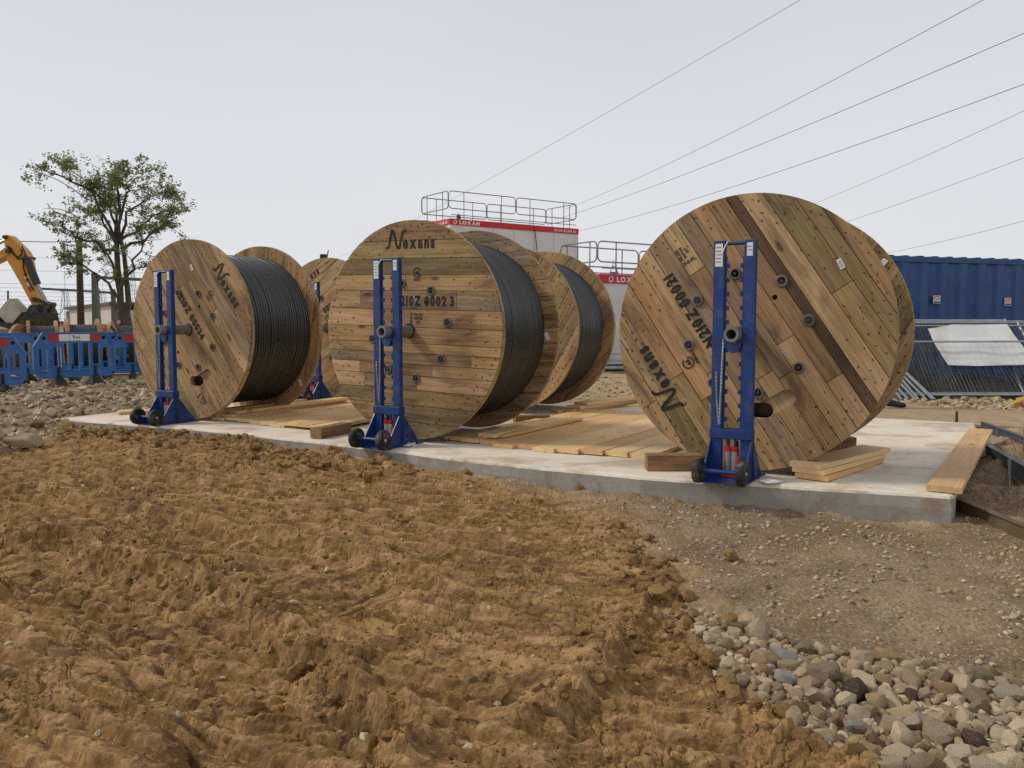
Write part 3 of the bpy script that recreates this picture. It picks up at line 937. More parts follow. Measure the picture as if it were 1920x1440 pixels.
for kk, (v, f) in enumerate(SH3):
    me = bpy.data.meshes.new("stone")
    me.from_pydata([tuple(p) for p in v], [], [tuple(int(i) for i in q) for q in f])
    me.polygons.foreach_set('use_smooth', [True] * len(f))
    me.set_sharp_from_angle(angle=R(24))
    me.materials.append(M_STONE)
    cob_me.append(me)
COLS = [(0.56, 0.45, 0.29), (0.62, 0.51, 0.345), (0.47, 0.335, 0.185), (0.68, 0.565, 0.37), (0.45, 0.375, 0.265), (0.54, 0.445, 0.305), (0.36, 0.275, 0.175), (0.70, 0.58, 0.375), (0.33, 0.21, 0.11), (0.56, 0.425, 0.25), (0.30, 0.245, 0.17)]
def put_stone(x, y, s, col, label, group, sink=0.25):
    z = gz(x, y)
    o = link("stone", random.choice(cob_me), color=col)
    o.location = (x, y, z + s * (0.42 - sink))
    o.rotation_euler = (random.gauss(0, .35), random.gauss(0, .35), random.uniform(0, 6.28))
    o.scale = (s, s * random.uniform(.85, 1.1), s * random.uniform(.85, 1.15))
    tag(o, label, "stone", group)
    return o
for (px, py), s, col, lb in NAMED:
    p = gp(px, py, -0.31)
    placed.append((p.x, p.y, s))
    put_stone(p.x, p.y, s, col, lb, None, 0.1)
CG = "cobbles in the hollow beside the mud bank"
cand = []
for s_hi, s_lo, tries in ((0.056, 0.042, 500), (0.042, 0.028, 2200), (0.028, 0.018, 7000), (0.018, 0.011, 6000)):
    for _ in range(tries):
        x, y = r_.uniform(0.85, 2.75), r_.uniform(2.2, 4.1)
        s = r_.uniform(s_lo, s_hi)
        if s > 0.045 and y > 3.6: continue
        if s > 0.03 and y > 3.95: continue
        if not fits(x, y, s): continue
        cand.append((x, y, s)); placed.append((x, y, s))
ca = np.array(cand)
gg = ground(ca[:, 0], ca[:, 1])
sdC = poly_sd(ca[:, 0], ca[:, 1], COBBLE)
ok = (gg[1] < 0.5) & (sdC > -0.10 - 0.05 * r_.rand(len(ca))) & (ca[:, 0] / ca[:, 1] < 0.74)
ca, zc = ca[ok], gg[0][ok]
order = np.argsort(-ca[:, 2] / np.hypot(ca[:, 0], ca[:, 1]))
for n_, i in enumerate(order[:275]):
    x, y, s = ca[i]
    c0 = random.choice(COLS); kx = random.uniform(.85, 1.15)
    put_stone(x, y, s * 1.12, tuple(min(1, q * kx) for q in c0), "rounded grey or beige cobble among its like beside the mud bank", CG, 0.22)
rest = [(ca[i][0], ca[i][1], zc[i] + ca[i][2] * .3, ca[i][2] * 1.1, int(i), r_.rand()) for i in order[275:]]
X, Y, S, q_ = scatter(COBBLE, 1500, (0.008, 0.026), 71)
zz, md, _, _ = ground(X, Y)
rest += [(x, y, z + s * .2, s, i, q_.rand()) for i, (x, y, z, s, m_) in enumerate(zip(X, Y, zz, S, md)) if m_ < 0.5 and x / y < 0.74]
o = heap("gravel", rest, M_GRAVEL, SH2[:8])
o['label'] = "small stones filling the gaps between the cobbles"

# single lumps of earth and rock lying on their own
def lump(px, py, z, s, lab, cat, mat, shape, name):
    v, f = shape
    me = bpy.data.meshes.new(name)
    me.from_pydata([tuple(p) for p in v], [], [tuple(int(i) for i in q) for q in f])
    me.polygons.foreach_set('use_smooth', [True] * len(f)); me.set_sharp_from_angle(angle=R(28)); me.materials.append(mat)
    p = gp(px, py, z)
    o_ = link(name, me)
    o_.location = (p.x, p.y, gz(p.x, p.y) + s * 0.45)
    o_.scale = (s, s * .9, s * .95); o_.rotation_euler = (random.gauss(0, .3), random.gauss(0, .3), random.uniform(0, 6))
    return tag(o_, lab, cat)
lump(1085, 926, -.18, .052, "small upright lump of ochre clay against the slab's front face", "clod", M_CLOD, CL3[0], "clay_lump")
lump(1190, 924, -.19, .075, "larger wedge-shaped lump of ochre clay against the slab's front face", "clod", M_CLOD, CL3[1], "clay_lump")
lump(1372, 1052, -.25, .062, "broken clod of tan clay lying on the fine gravel", "clod", M_CLOD, CL3[2], "clay_lump")
lump(690, 898, -.1, .06, "dark ochre clod at the slab edge below the middle jack", "clod", M_CLOD, CL3[3], "clay_lump")
lump(875, 890, -.12, .045, "fist-sized clod at the slab edge in front of the plank deck", "clod", M_CLOD, CL3[4], "clay_lump")
lump(1365, 1283 - 130, -.26, .05, "tan clod half way between the gravel and the mud bank", "clod", M_CLOD, CL3[5], "clay_lump")
b_ = lump(44, 846, -.12, .19, "flat beige boulder at the edge of the left gravel", "rock", M_STONE, SH3[3], "boulder")
b_.color = (0.55, 0.45, 0.30, 1); b_.scale = (.19, .13, .10); b_.rotation_euler = (0.1, 0.05, 0.4)
for kk, (px, py, s) in enumerate(((555, 1235, .06), (478, 1285, .05), (1330, 1215, .06))):
    lump(px, py, -.26, s, ("cracked mud clod standing by the left rut", "smaller mud clod left of the cracked one", "clod toppled down the mud bank above the cobbles")[kk], "clod", M_CLOD, CL3[kk], "mud_clod")

# ------------------------------------------------------------------ lettering
_TXT = {}
def text_mesh(ch, size, bold=0.0, gap=0.0):
    """one character as flat triangles; stencil letters get their bridges cut out"""
    key = (ch, size, bold, gap)
    if key in _TXT: return _TXT[key]
    cu = bpy.data.curves.new("t", 'FONT')
    cu.body, cu.size, cu.offset, cu.resolution_u = ch, size, bold, 3
    ob = bpy.data.objects.new("t", cu)
    me = bpy.data.meshes.new_from_object(ob)
    bm = bmesh.new(); bm.from_mesh(me)
    xs = [v.co.x for v in bm.verts]
    adv = (max(xs) if xs else size * 0.3)
    if gap and xs:
        cx = (min(xs) + max(xs)) / 2
        for sx in (cx - gap / 2, cx + gap / 2):
            bmesh.ops.bisect_plane(bm, geom=bm.verts[:] + bm.edges[:] + bm.faces[:], plane_co=(sx, 0, 0), plane_no=(1, 0, 0))
        dead = [f for f in bm.faces if abs(f.calc_center_median().x - cx) < gap / 2]
        bmesh.ops.delete(bm, geom=dead, context='FACES')
    bm.verts.index_update()
    r = ([v.co.copy() for v in bm.verts], [tuple(v.index for v in f.verts) for f in bm.faces], min(xs) if xs else 0, adv)
    bm.free(); bpy.data.objects.remove(ob); bpy.data.meshes.remove(me); bpy.data.curves.remove(cu)
    _TXT[key] = r
    return r

STENCIL = set()
def write(mb, txt, x, y, size, M=None, width=None, bold=0.0, stencil=False, sx=1.0, track=0.10, z=0.0):
    """text starting at x, y (baseline) on the plane of M; width stretches it to fit"""
    cur, parts = 0.0, []
    for c in txt:
        if c == ' ': cur += size * 0.30; continue
        v, f, x0, x1 = text_mesh(c, size, bold, size * 0.042 if stencil and c in STENCIL else 0.0)
        parts.append((cur - x0, v, f)); cur += (x1 - x0) + size * track
    tot = max(cur - size * track, 1e-6)
    k = width / tot if width else sx
    for ox, v, f in parts:
        vs = [Vector((x + (p.x + ox) * k, y + p.y, z)) for p in v]
        if M is not None: vs = [M @ p for p in vs]
        mb.add(vs, f)
    return tot * k

def stroke(mb, pts, wd, M=None, z=0.0, sub=5):
    """a painted line of even width through the points (smoothed)"""
    P = [Vector(p) for p in pts]
    o = []
    for i in range(len(P) - 1):
        a, b, c, d = P[max(i - 1, 0)], P[i], P[i + 1], P[min(i + 2, len(P) - 1)]
        for t in range(sub):
            u = t / sub
            o.append(0.5 * ((2 * b) + (c - a) * u + (2 * a - 5 * b + 4 * c - d) * u * u + (3 * b - a - 3 * c + d) * u ** 3))
    o.append(P[-1])
    vs, fs = [], []
    for i, p in enumerate(o):
        t = (o[min(i + 1, len(o) - 1)] - o[max(i - 1, 0)]).normalized()
        n = Vector((-t.y, t.x)) * wd / 2
        vs += [Vector((p.x + n.x, p.y + n.y, z)), Vector((p.x - n.x, p.y - n.y, z))]
    for i in range(len(o) - 1): fs.append((2 * i, 2 * i + 1, 2 * i + 3, 2 * i + 2))
    if M is not None: vs = [M @ q for q in vs]
    return mb.add(vs, fs)

def quad(mb, x0, y0, x1, y1, z=0.0, M=None):
    vs = [Vector((x0, y0, z)), Vector((x1, y0, z)), Vector((x1, y1, z)), Vector((x0, y1, z))]
    if M is not None: vs = [M @ q for q in vs]
    return mb.add(vs, [(0, 1, 2, 3)])

# ------------------------------------------------------------------ cable reels
REEL_R, REEL_W, FT = 1.05, 1.126, 0.062
YAW = 0.543
TAN, LTAN, OLIVE, DOLIVE, GREY, BROWN, DARK, ORANGE = (0.57, 0.375, 0.190), (0.66, 0.46, 0.25), (0.46, 0.335, 0.165), (0.34, 0.262, 0.132), (0.42, 0.315, 0.20), (0.43, 0.28, 0.145), (0.185, 0.122, 0.072), (0.585, 0.37, 0.185)
PAL = [TAN, TAN, LTAN, OLIVE, OLIVE, GREY, BROWN, TAN, DOLIVE, ORANGE]
def jit(c, a=0.10):
    k = random.uniform(1 - a, 1 + a)
    return tuple(min(1, q * k * random.uniform(.97, 1.03)) for q in c)

def planks(parent, rows, holes, z0=0.0, th=0.030, r=REEL_R, n=144):
    """rows: list of (y0, y1, [(x break, colour), ...]); each plank a mesh of its own"""
    disc = circle(0, 0, r, n)
    for y0, y1, segs in rows:
        x = -9.0
        for xe, col in segs:
            g = 0.0025
            p = clip(clip(disc, 0, 1, y1 - g), 0, -1, -(y0 + g))
            p = clip(clip(p, 1, 0, xe - g), -1, 0, -(x + g))
            x = xe
            if len(p) < 3: continue
            ox = (min(q[0] for q in p) + max(q[0] for q in p)) / 2
            oy = (y0 + y1) / 2
            loc = [(a - ox, b - oy) for a, b in p]
            hs = [[(a - ox, b - oy) for a, b in h] for h in holes if min(q[1] for q in h) < y1 and max(q[1] for q in h) > y0]
            mb = MB()
            plate(mb, loc, hs, 0.0, th + random.uniform(-.0025, .0015))
            if not mb.f: continue
            M = Matrix.Translation((ox, oy, z0)) @ Matrix.Rotation(random.uniform(-.0015, .0015), 4, 'Y') @ Matrix.Rotation(random.uniform(-.004, .004), 4, 'X')
            mb.build("plank", M_WOOD, parent, M, color=jit(col))

def rand_rows(widths=(0.13, 0.19), breaks=0.35, pal=PAL, r=REEL_R):
    rows, y = [], -r
    while y < r - 0.01:
        wd = random.uniform(*widths)
        y1 = min(r, y + wd)
        if r - y1 < 0.07: y1 = r
        segs = []
        if random.random() < breaks: segs.append((random.uniform(-.6, .6), random.choice(pal)))
        segs.append((9.0, random.choice(pal)))
        rows.append((y, y1, segs)); y = y1
    return rows

def nails(parent, holes, seed, z=0.0300, rings=((0.955, 84), (0.875, 72), (0.80, 52), (0.69, 34)), face_jit=0.014):
    q = random.Random(seed)
    mb = MB()
    for rr, cnt in rings:
        for k in range(cnt):
            a = 2 * math.pi * (k + q.uniform(-.28, .28)) / cnt
            d = REEL_R * rr + q.gauss(0, face_jit)
            x, y = d * math.cos(a), d * math.sin(a)
            if any(inside((x, y), h) for h in holes) or q.random() < 0.1: continue
            l, wd = q.uniform(.005, .015), q.uniform(.0035, .006)
            t = q.gauss(0, .5)
            ct, st = math.cos(t), math.sin(t)
            vs = []
            for m in range(7):
                b = 2 * math.pi * m / 7
                ex, ey = l * math.cos(b) * (1 + q.uniform(-.2, .2)), wd * math.sin(b) * (1 + q.uniform(-.2, .2))
                vs.append((x + ex * ct - ey * st, y + ex * st + ey * ct, z + 0.0022))
            mb.add(vs + [(v[0], v[1], z - 0.004) for v in vs], [tuple(range(7))] + [(i, (i + 1) % 7, 7 + (i + 1) % 7, 7 + i) for i in range(7)])
    mb.build("nail_marks", M_NAIL, parent, kind='stuff')

def bolt_mesh():
    mb = MB()
    mb.lathe([(0.044, 0.0), (0.046, 0.008), (0.041, 0.013), (0.030, 0.013), (0.026, 0.004), (0.024, 0.004)], 22)
    mb.cur = 1
    mb.lathe([(0.030, 0.005), (0.0, 0.005)], 16)
    mb.lathe([(0.014, 0.0), (0.014, 0.012), (0.011, 0.014), (0.0, 0.014)], 6)
    return mb.mesh("drive_bolt", [M_WASHER, M_DARKSTEEL], 35)
BOLT = bolt_mesh()

NEXANS_N = [(0, .045), (14, .035), (34, .06), (56, .10), (74, .30), (92, .62), (112, .90), (134, .985), (156, .93), (182, .70), (212, .36), (242, .09), (270, 0.02), (300, .09), (322, .40), (346, .74), (376, .93), (410, .985), (440, .955)]
def lettering(parent, num, np_, nexans_p, logo, ippc, z=0.0335):
    # maker's name: a looped initial and upright letters
    p0, q0 = nexans_p
    k, hN = 0.00055, 0.172
    mb = MB()
    stroke(mb, [(p0 + a * k, q0 + b * hN) for a, b in NEXANS_N], 0.024, z=z)
    write(mb, "exans", p0 + 0.205, q0 + 0.003, 0.160, None, 0.375, 0.0075, True, z=z, track=0.16)
    mb.build("name_lettering", M_INK, parent)
    if num:
        mb = MB()
        write(mb, num, np_[0], np_[1], 0.124, None, np_[2], 0.0055, True, z=z, track=0.16)
        mb.build("number_lettering", M_INK, parent)
    mb = MB()
    lx, ly = logo
    ring = [(lx + .044 * math.cos(t), ly + .044 * math.sin(t)) for t in np.linspace(0.5, 5.9, 26)]
    stroke(mb, ring, 0.010, z=z, sub=1)
    for dx, s in ((-.012, .9), (.013, 1.15)):
        mb.add([(lx + dx, ly + .022 * s, z), (lx + dx - .014 * s, ly - .012 * s, z), (lx + dx + .014 * s, ly - .012 * s, z)], [(0, 1, 2)])
        quad(mb, lx + dx - .003, ly - .024 * s, lx + dx + .003, ly - .012 * s, z)
    write(mb, "PEFC", lx - .042, ly - .078, 0.032, None, .084, 0.001, z=z)
    mb.build("stamped_logo", M_INK, parent)
    mb = MB()
    ix, iy = ippc
    for t, dy in (("FR-LD", 0.040), ("00708", 0.004), ("HT", -0.032)): write(mb, t, ix + (0.028 if t == "HT" else 0), iy + dy, 0.036, None, 0.045 if t == "HT" else 0.098, 0.0012, z=z)
    Mr = Matrix.Translation((ix - .022, iy - .035, 0)) @ Matrix.Rotation(math.pi / 2, 4, 'Z')
    write(mb, "IPPC", 0, 0, 0.036, Mr, .11, 0.0012, z=z)
    mb.build("stamp_lettering", M_INK, parent)

def reel(label, x, y, lift, alpha, num, np_, nex, logo, ippc, rows, hole=None, seed=1, inner=None, inner_alpha=0.6, bolts0=12, turns=26, labels=(), yaw=YAW):
    late = []
    t = thing("cable_reel", label, "cable reel", frame((x, y, lift + REEL_R), yaw), "wooden cable reels on the slab")
    def flange(yy, al):
        ca, sa = math.cos(al), math.sin(al)
        return Matrix(((ca, -sa, 0, 0), (0, 0, -1, yy), (sa, ca, 0, 0), (0, 0, 0, 1)))
    def to_frame(u, v, al): return (u * math.cos(al) + v * math.sin(al), -u * math.sin(al) + v * math.cos(al))
    al = R(alpha)
    bore = circle(0, 0, 0.064, 20)
    drv = [(0.44 * REEL_R * math.cos(R(bolts0 + 45 * k) - al), 0.44 * REEL_R * math.sin(R(bolts0 + 45 * k) - al)) for k in range(8)]
    plain_ = [(0.32 * REEL_R * math.cos(R(a) - al), 0.32 * REEL_R * math.sin(R(a) - al)) for a in (53, 233)]
    hs = [bore] + [circle(a, b, 0.021, 12) for a, b in plain_]
    deep = [bore]
    if hole:
        hx, hy, sx_, sy_ = hole
        c = to_frame(hx, hy, al)
        e = to_frame(1, 0.0, al)
        slot = obround(c[0], c[1], e[0], e[1], 0.045, 0.058)
        deep.append(slot)
        d = to_frame(sx_, sy_, al)
        L = math.hypot(*d)
        # a routed groove leads from the hole to where the cable end comes out
        g = obround(c[0] + d[0] / 2 + e[0] * .03, c[1] + d[1] / 2, d[0] / L, d[1] / L, L / 2, 0.062)
        hs += [slot, g]
    # front flange: backing layer and a layer of face planks
    mb = MB()
    plate(mb, circle(0, 0, REEL_R + 0.001, 144), deep, -0.031, -0.0004)
    fl = mb.build("flange", M_WOOD, t, flange(0.031, al), color=(0.60, 0.435, 0.25))
    planks(fl, rows, hs)
    nails(fl, hs, seed)
    for a, b in drv: link("drive_bolt", BOLT, fl, Matrix.Translation((a, b, 0.0305)))
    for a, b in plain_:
        mb = MB(); mb.lathe([(0.0205, 0.003), (0.0, 0.003)], 12, Matrix.Translation((a, b, 0)))  # disc coloured dark to stand for the shade inside the open hole
        mb.build("bore_shade", M_HOLE, fl)
    mb = MB(); mb.lathe([(0.063, 0.0), (0.063, 0.036), (0.072, 0.036), (0.072, 0.030)], 24)
    mb.build("hub_ring", M_DARKSTEEL, fl, smooth=40)
    lettering(fl, num, np_, nex, logo, ippc)
    for (f_, a_, u, v, tw) in labels:
        o_ = fl if f_ == 0 else None
        if o_ is None: late.append((a_, u, v, tw)); continue
        c = to_frame(u, v, al)
        mb = MB(); mb.box((0, 0, 0), (0.036, 0.075, 0.0015)); lb = mb.build("paper_label", M_WHITE, fl, Matrix.Translation((c[0], c[1], 0.0335)) @ Matrix.Rotation(tw - al, 4, 'Z'))
        mb = MB()
        for q in range(4): mb.box((0, -.022 + q * .014, 0.0012), (.026, .005, .0006))
        mb.build("label_print", M_PRINT, lb, kind='stuff')
    # rear flange: its inner planks show above the cable
    il = R(inner_alpha)
    mb = MB()
    plate(mb, circle(0, 0, REEL_R + 0.001, 144), [], -0.031, -0.0004)
    rf = mb.build("flange", M_WOOD, t, flange(REEL_W - 0.031, il), color=(0.60, 0.435, 0.25))
    planks(rf, inner or rand_rows(), [])
    nails(rf, [], seed + 50, rings=((0.955, 70), (0.885, 60)))
    for (a_, u, v, tw) in late:
        c = to_frame(u, v, il)
        mb = MB(); mb.box((0, 0, 0), (0.045, 0.085, 0.0015)); mb.build("paper_label", M_WHITE, rf, Matrix.Translation((c[0], c[1], 0.0335)) @ Matrix.Rotation(tw - il, 4, 'Z'))
    # the wound cable
    mb = MB()
    y0, y1 = FT + 0.004, REEL_W - FT - 0.004
    pitch = (y1 - y0) / turns
    rc = pitch / 2 * 0.985
    rw = REEL_R * 0.845
    pts = []
    N = 88
    for k in range(turns * N + 1):
        a = 2 * math.pi * k / N
        turn = k / N
        fl_ = turn - math.floor(turn)
        yy = y0 + rc + pitch * min(turns - 1, math.floor(turn) + (max(0, fl_ - 0.86) / 0.14)) if turn < turns - 1 else y0 + rc + pitch * (turns - 1)
        q_ = rw + 0.0025 * math.sin(turn * 2.3 + seed) + 0.0008 * math.sin(math.floor(turn) * 5.1 + seed)
        yy += 0.0015 * math.sin(turn * 1.7 + seed)
        pts.append((q_ * math.cos(a + 3.6), yy, q_ * math.sin(a + 3.6)))
    mb.tube(pts, rc, 9)
    mb.lathe([(rw - rc * 0.3, y0), (rw - rc * 0.3, y1)], 48, Matrix(((1, 0, 0, 0), (0, 0, 1, 0), (0, 1, 0, 0), (0, 0, 0, 1))))
    mb.build("wound_cable", M_CABLE, t, smooth=180)
    return t

def rows_from(bounds, cols):
    return [(bounds[i + 1], bounds[i], cols[i]) for i in range(len(cols))]

# right-hand reel: rotated 124 degrees, boards running down to the right
RB = [1.06, 0.90, 0.74, 0.585, 0.43, 0.29, 0.13, -0.01, -0.14, -0.285, -0.42, -0.50, -0.66, -0.83, -0.94, -1.06]
RC = [[(-0.05, TAN), (9, ORANGE)], [(-0.12, DOLIVE), (9, OLIVE)], [(0.02, OLIVE), (9, TAN)], [(-0.25, OLIVE), (9, ORANGE)], [(-0.1, TAN), (9, LTAN)], [(9, GREY)],
      [(-0.34, TAN), (0.62, TAN), (9, LTAN)], [(-0.42, BROWN), (9, GREY)], [(-0.2, LTAN), (9, TAN)], [(-0.62, LTAN), (9, BROWN)], [(9, DARK)], [(9, LTAN)], [(-0.1, OLIVE), (9, DOLIVE)], [(9, DOLIVE)], [(9, BROWN)]]
reel("nearest cable reel, steeply slanting planks, maker's name upside down at its lower left", 1.785, 6.298, 0.02, 124, "N210Z 00021", (0.07, 0.235, 0.66), (-0.21, 0.725), (0.06, 0.51), (0.76, 0.06),
     rows_from(RB, RC), hole=(0.10, -0.585, 0.20, 0.12), seed=3, inner=rand_rows(pal=[TAN, OLIVE, LTAN]), inner_alpha=62, bolts0=12, labels=((0, 0, .66, .50, .45), (1, 0, .80, .56, -.7)))
# middle reel: level boards
MBD = [1.06, 0.86, 0.69, 0.535, 0.385, 0.205, 0.035, -0.12, -0.215, -0.32, -0.43, -0.57, -0.72, -0.88, -1.06]
MC = [[(9, BROWN)], [(-0.32, OLIVE), (9, OLIVE)], [(9, DOLIVE)], [(-0.05, LTAN), (9, TAN)], [(-0.62, LTAN), (0.55, GREY), (9, GREY)], [(-0.45, LTAN), (9, TAN)], [(9, TAN)], [(9, TAN)], [(0.72, GREY), (9, TAN)],
      [(-0.62, LTAN), (0.28, BROWN), (9, LTAN)], [(-0.55, LTAN), (0.1, GREY), (9, LTAN)], [(-0.45, DOLIVE), (9, OLIVE)], [(-0.4, OLIVE), (9, DOLIVE)], [(9, DOLIVE)]]
reel("middle cable reel with level planks and the name upright at its top", -0.989, 7.959, 0.022, -1.5, "N210Z 0002 3", (-0.19, 0.245, 0.71), (-0.29, 0.785), (0.09, 0.555), (0.06, 0.105),
     rows_from(MBD, MC), seed=8, inner=rand_rows(breaks=.2, pal=[TAN, BROWN, GREY, OLIVE]), inner_alpha=3, bolts0=10, labels=((1, 0, .93, -.06, .5),))
# left reel: rotated 52 degrees the other way
reel("left front cable reel, planks falling to the right, number ending 34", -3.796, 9.718, 0.017, -52, "N210Z 00034", (-0.49, 0.10, 0.72), (-0.27, 0.78), (-0.06, 0.57), (0.74, -0.35),
     rand_rows(pal=[TAN, LTAN, OLIVE, TAN, GREY, LTAN, BROWN]), hole=(0.10, -0.60, 0.20, 0.10), seed=14, inner=rand_rows(breaks=.1, pal=[TAN, BROWN, ORANGE]), inner_alpha=80, bolts0=20, labels=((0, 0, .09, .72, .4), (1, 0, .72, -.66, .3)))
# second row
reel("rear cable reel right behind the middle one, diagonal planks inside its far flange", -0.112, 10.536, 0.02, 60, None, (0, 0, 1), (-0.27, 0.78), (0.09, 0.56), (0.1, 0.1),
     rand_rows(), seed=21, inner=rand_rows(pal=[BROWN, TAN, GREY, ORANGE]), inner_alpha=46)
reel("rear cable reel half hidden between the left and middle reels, name slanting upwards", -2.80, 12.5, 0.02, 30, "N210Z 00025", (-0.3, 0.2, 0.7), (-0.27, 0.775), (0.09, 0.56), (0.1, 0.1),
     rand_rows(pal=[TAN, LTAN, ORANGE, OLIVE]), seed=27, inner=rand_rows(), inner_alpha=20)

# ------------------------------------------------------------------ reel jacks
def jack(label, x, y, chain=True):
    """blue screw-free lifting jack: local x along the reel face, local y towards the reel"""
    t = thing("reel_jack", label, "reel jack", frame((x, y, 0.0), YAW), "blue reel jacks")
    H = 1.745
    for sx in (-1, 1):
        mb = MB()
        mb.box((sx * 0.112, 0, H / 2 + 0.004), (0.084, 0.052, H - 0.008), ch=0.005)
        p = mb.build("post", M_BLUE, t)
        # notched rack on the inner side of each post
        mb = MB()
        mb.box((sx * 0.064, 0.0, 0.98), (0.011, 0.012, 1.30))
        rk = mb.build("rack", M_BLUE, p)
        for k in range(12):
            mb = MB(); mb.box((sx * 0.0490, 0.0, 0.44 + k * 0.102), (0.0186, 0.018, 0.034), ch=0.002)
            mb.build("tooth", M_BLUE, p)
        mb = MB(); mb.box((sx * 0.112, -0.0275, H - 0.105 if sx < 0 else H - 0.07), (0.056 if sx < 0 else 0.042, 0.0014, 0.165 if sx < 0 else 0.095))
        st = mb.build("sticker", M_WHITE, p)
        mb = MB()
        for q in range(5 if sx < 0 else 2):
            mb.box((sx * 0.112 + random.uniform(-.006, .006), -0.0285, H - 0.05 - q * 0.026), (0.038 if sx < 0 else 0.026, 0.0006, 0.006))
        mb.build("sticker_print", M_PRINT, st, kind='stuff')
        for dy, l in ((-1, 0.215), (1, 0.245)):
            mb = MB()
            xx = sx * 0.150
            tri = [(dy * 0.026, 0.012), (dy * l, 0.012), (dy * l, 0.03), (dy * 0.026, 0.30)]
            mb.prism(tri, -0.004, 0.004, Matrix(((0, 0, 1, xx), (1, 0, 0, 0), (0, 1, 0, 0), (0, 0, 0, 1))))
            mb.build("gusset", M_BLUE, t)
        # side gussets seen edge on
        mb = MB()
        mb.prism([(sx * 0.154, 0.012), (sx * 0.178, 0.012), (sx * 0.154, 0.28)], -0.004, 0.004, Matrix(((1, 0, 0, 0), (0, 0, -1, 0), (0, 1, 0, 0), (0, 0, 0, 1))))
        mb.build("gusset", M_BLUE, t)
        # wheel
        Mw = Matrix(((0, 0, sx, sx * 0.158), (1, 0, 0, -0.275), (0, sx, 0, 0.092), (0, 0, 0, 1)))
        mb = MB(); mb.lathe([(0.060, -0.022), (0.082, -0.027), (0.091, -0.020), (0.0925, 0), (0.091, 0.020), (0.082, 0.027), (0.060, 0.022)], 32, Mw)
        wh = mb.build("wheel", M_RUBBER, t, smooth=40)
        mb = MB(); mb.lathe([(0.058, -0.013), (0.022, -0.017), (0.022, 0.017), (0.058, 0.013)], 24, Mw)
        mb.build("rim", M_DARKSTEEL, wh, smooth=40)
        mb = MB(); mb.lathe([(0.016, 0.015), (0.017, 0.028), (0.012, 0.033), (0.0, 0.034)], 12, Mw)
        mb.build("hub_cap", M_GALV, wh, smooth=40)
    mb = MB(); mb.tube([(-0.15, -0.275, 0.092), (0.15, -0.275, 0.092)], 0.017, 12); mb.build("axle", M_BLUE, t, smooth=50)
    mb = MB(); mb.box((0, 0.015, 0.0065), (0.355, 0.56, 0.011), ch=0.002); mb.build("base_plate", M_BLUE, t)
    mb = MB(); mb.tube([(-0.07, 0, H - 0.022), (0.07, 0, H - 0.022)], 0.0125, 12); mb.build("top_bar", M_BLUE, t, smooth=50)
    mb = MB(); mb.box((0, -0.036, 0.335), (0.312, 0.016, 0.072), ch=0.003); mb.box((0, 0.036, 0.335), (0.312, 0.016, 0.072), ch=0.003)
    mb.box((0, 0, 0.300), (0.13, 0.054, 0.010))
    mb.build("cross_bar", M_BLUE, t)
    # cradle that carries the spindle
    cr_ = [(0.076 * math.cos(a), 0.138 * math.sin(a)) for a in np.linspace(2 * math.pi, math.pi, 18)]
    nt_ = [(0.063 * math.cos(a), 0.063 * math.sin(a)) for a in np.linspace(math.pi * 1.12, math.pi * 1.88, 10)]
    Mc = Matrix(((1, 0, 0, 0), (0, 0, -1, 0), (0, 1, 0, 1.066), (0, 0, 0, 1)))
    mb = MB(); plate(mb, cr_ + nt_, [], -0.03, 0.03, Mc)
    mb.build("cradle", M_BLUE, t)
    # hydraulic bottle jack on the base
    for sx in (-0.026, 0.026):
        mb = MB(); mb.lathe([(0.026, 0.034), (0.026, 0.205)], 18, Matrix.Translation((sx, 0.0, 0)))
        bj = mb.build("jack_cylinder", M_GALV, t, smooth=50)
        mb = MB(); mb.lathe([(0.028, 0.205), (0.028, 0.232), (0.018, 0.238)], 18, Matrix.Translation((sx, 0.0, 0))); mb.build("jack_collar", M_RED, bj, smooth=50)
        mb = MB(); mb.tube([(sx, 0, 0.23), (sx, 0, 0.30)], 0.009, 10); mb.build("jack_rod", M_BLUE, bj, smooth=50)
    mb = MB(); mb.box((0, -0.005, 0.024), (0.125, 0.085, 0.026), ch=0.006); mb.lathe([(0.016, -.02), (0.018, 0.02), (0.0, 0.022)], 10, Matrix.Translation((0.045, -0.055, 0.042)))
    mb.build("jack_foot", M_RED, t)
    mb = MB(); mb.bar((0.060, -0.035, 0.05), (0.052, -0.012, 0.17), 0.030, 0.022, ch=0.004); mb.build("pump_lever", M_RED, t)
    mb = MB(); mb.tube([(-0.05, 0.03, 0.02), (-0.03, 0.035, 0.28)], 0.01, 8); mb.tube([(0.05, 0.03, 0.02), (0.03, 0.035, 0.28)], 0.01, 8)
    mb.build("guide_rod", M_BLUE, t, smooth=50)
    if chain:
        def links(pts, nm):
            mb = MB()
            for i, (a, b) in enumerate(zip(pts[:-1], pts[1:])):
                a, b = Vector(a), Vector(b)
                d = (b - a).normalized()
                s1 = Vector((1, 0, 0)) if i % 2 else Vector((0, 1, 0))
                c = (a + b) / 2
                mb.tube([c + d * (0.0155 * math.cos(q)) + s1 * (0.0065 * math.sin(q)) for q in np.linspace(0, 2 * math.pi, 9)[:-1]], 0.0026, 5, closed=True)
            return mb.build(nm, M_GALV, t, smooth=60, kind='stuff')
        P = []
        for k in range(76):
            u = k / 75
            if u < 0.62: P.append((-0.066 - 0.020 * (u / 0.62), -0.034, 1.02 - 0.62 * (u / 0.62)))
            else:
                v = (u - 0.62) / 0.38
                P.append((-0.086 - 0.022 * math.sin(v * math.pi / 2) - 0.006 * v, -0.034, 0.40 - 0.02 * math.sin(v * math.pi) + 0.38 * v))
        links(P, "chain")
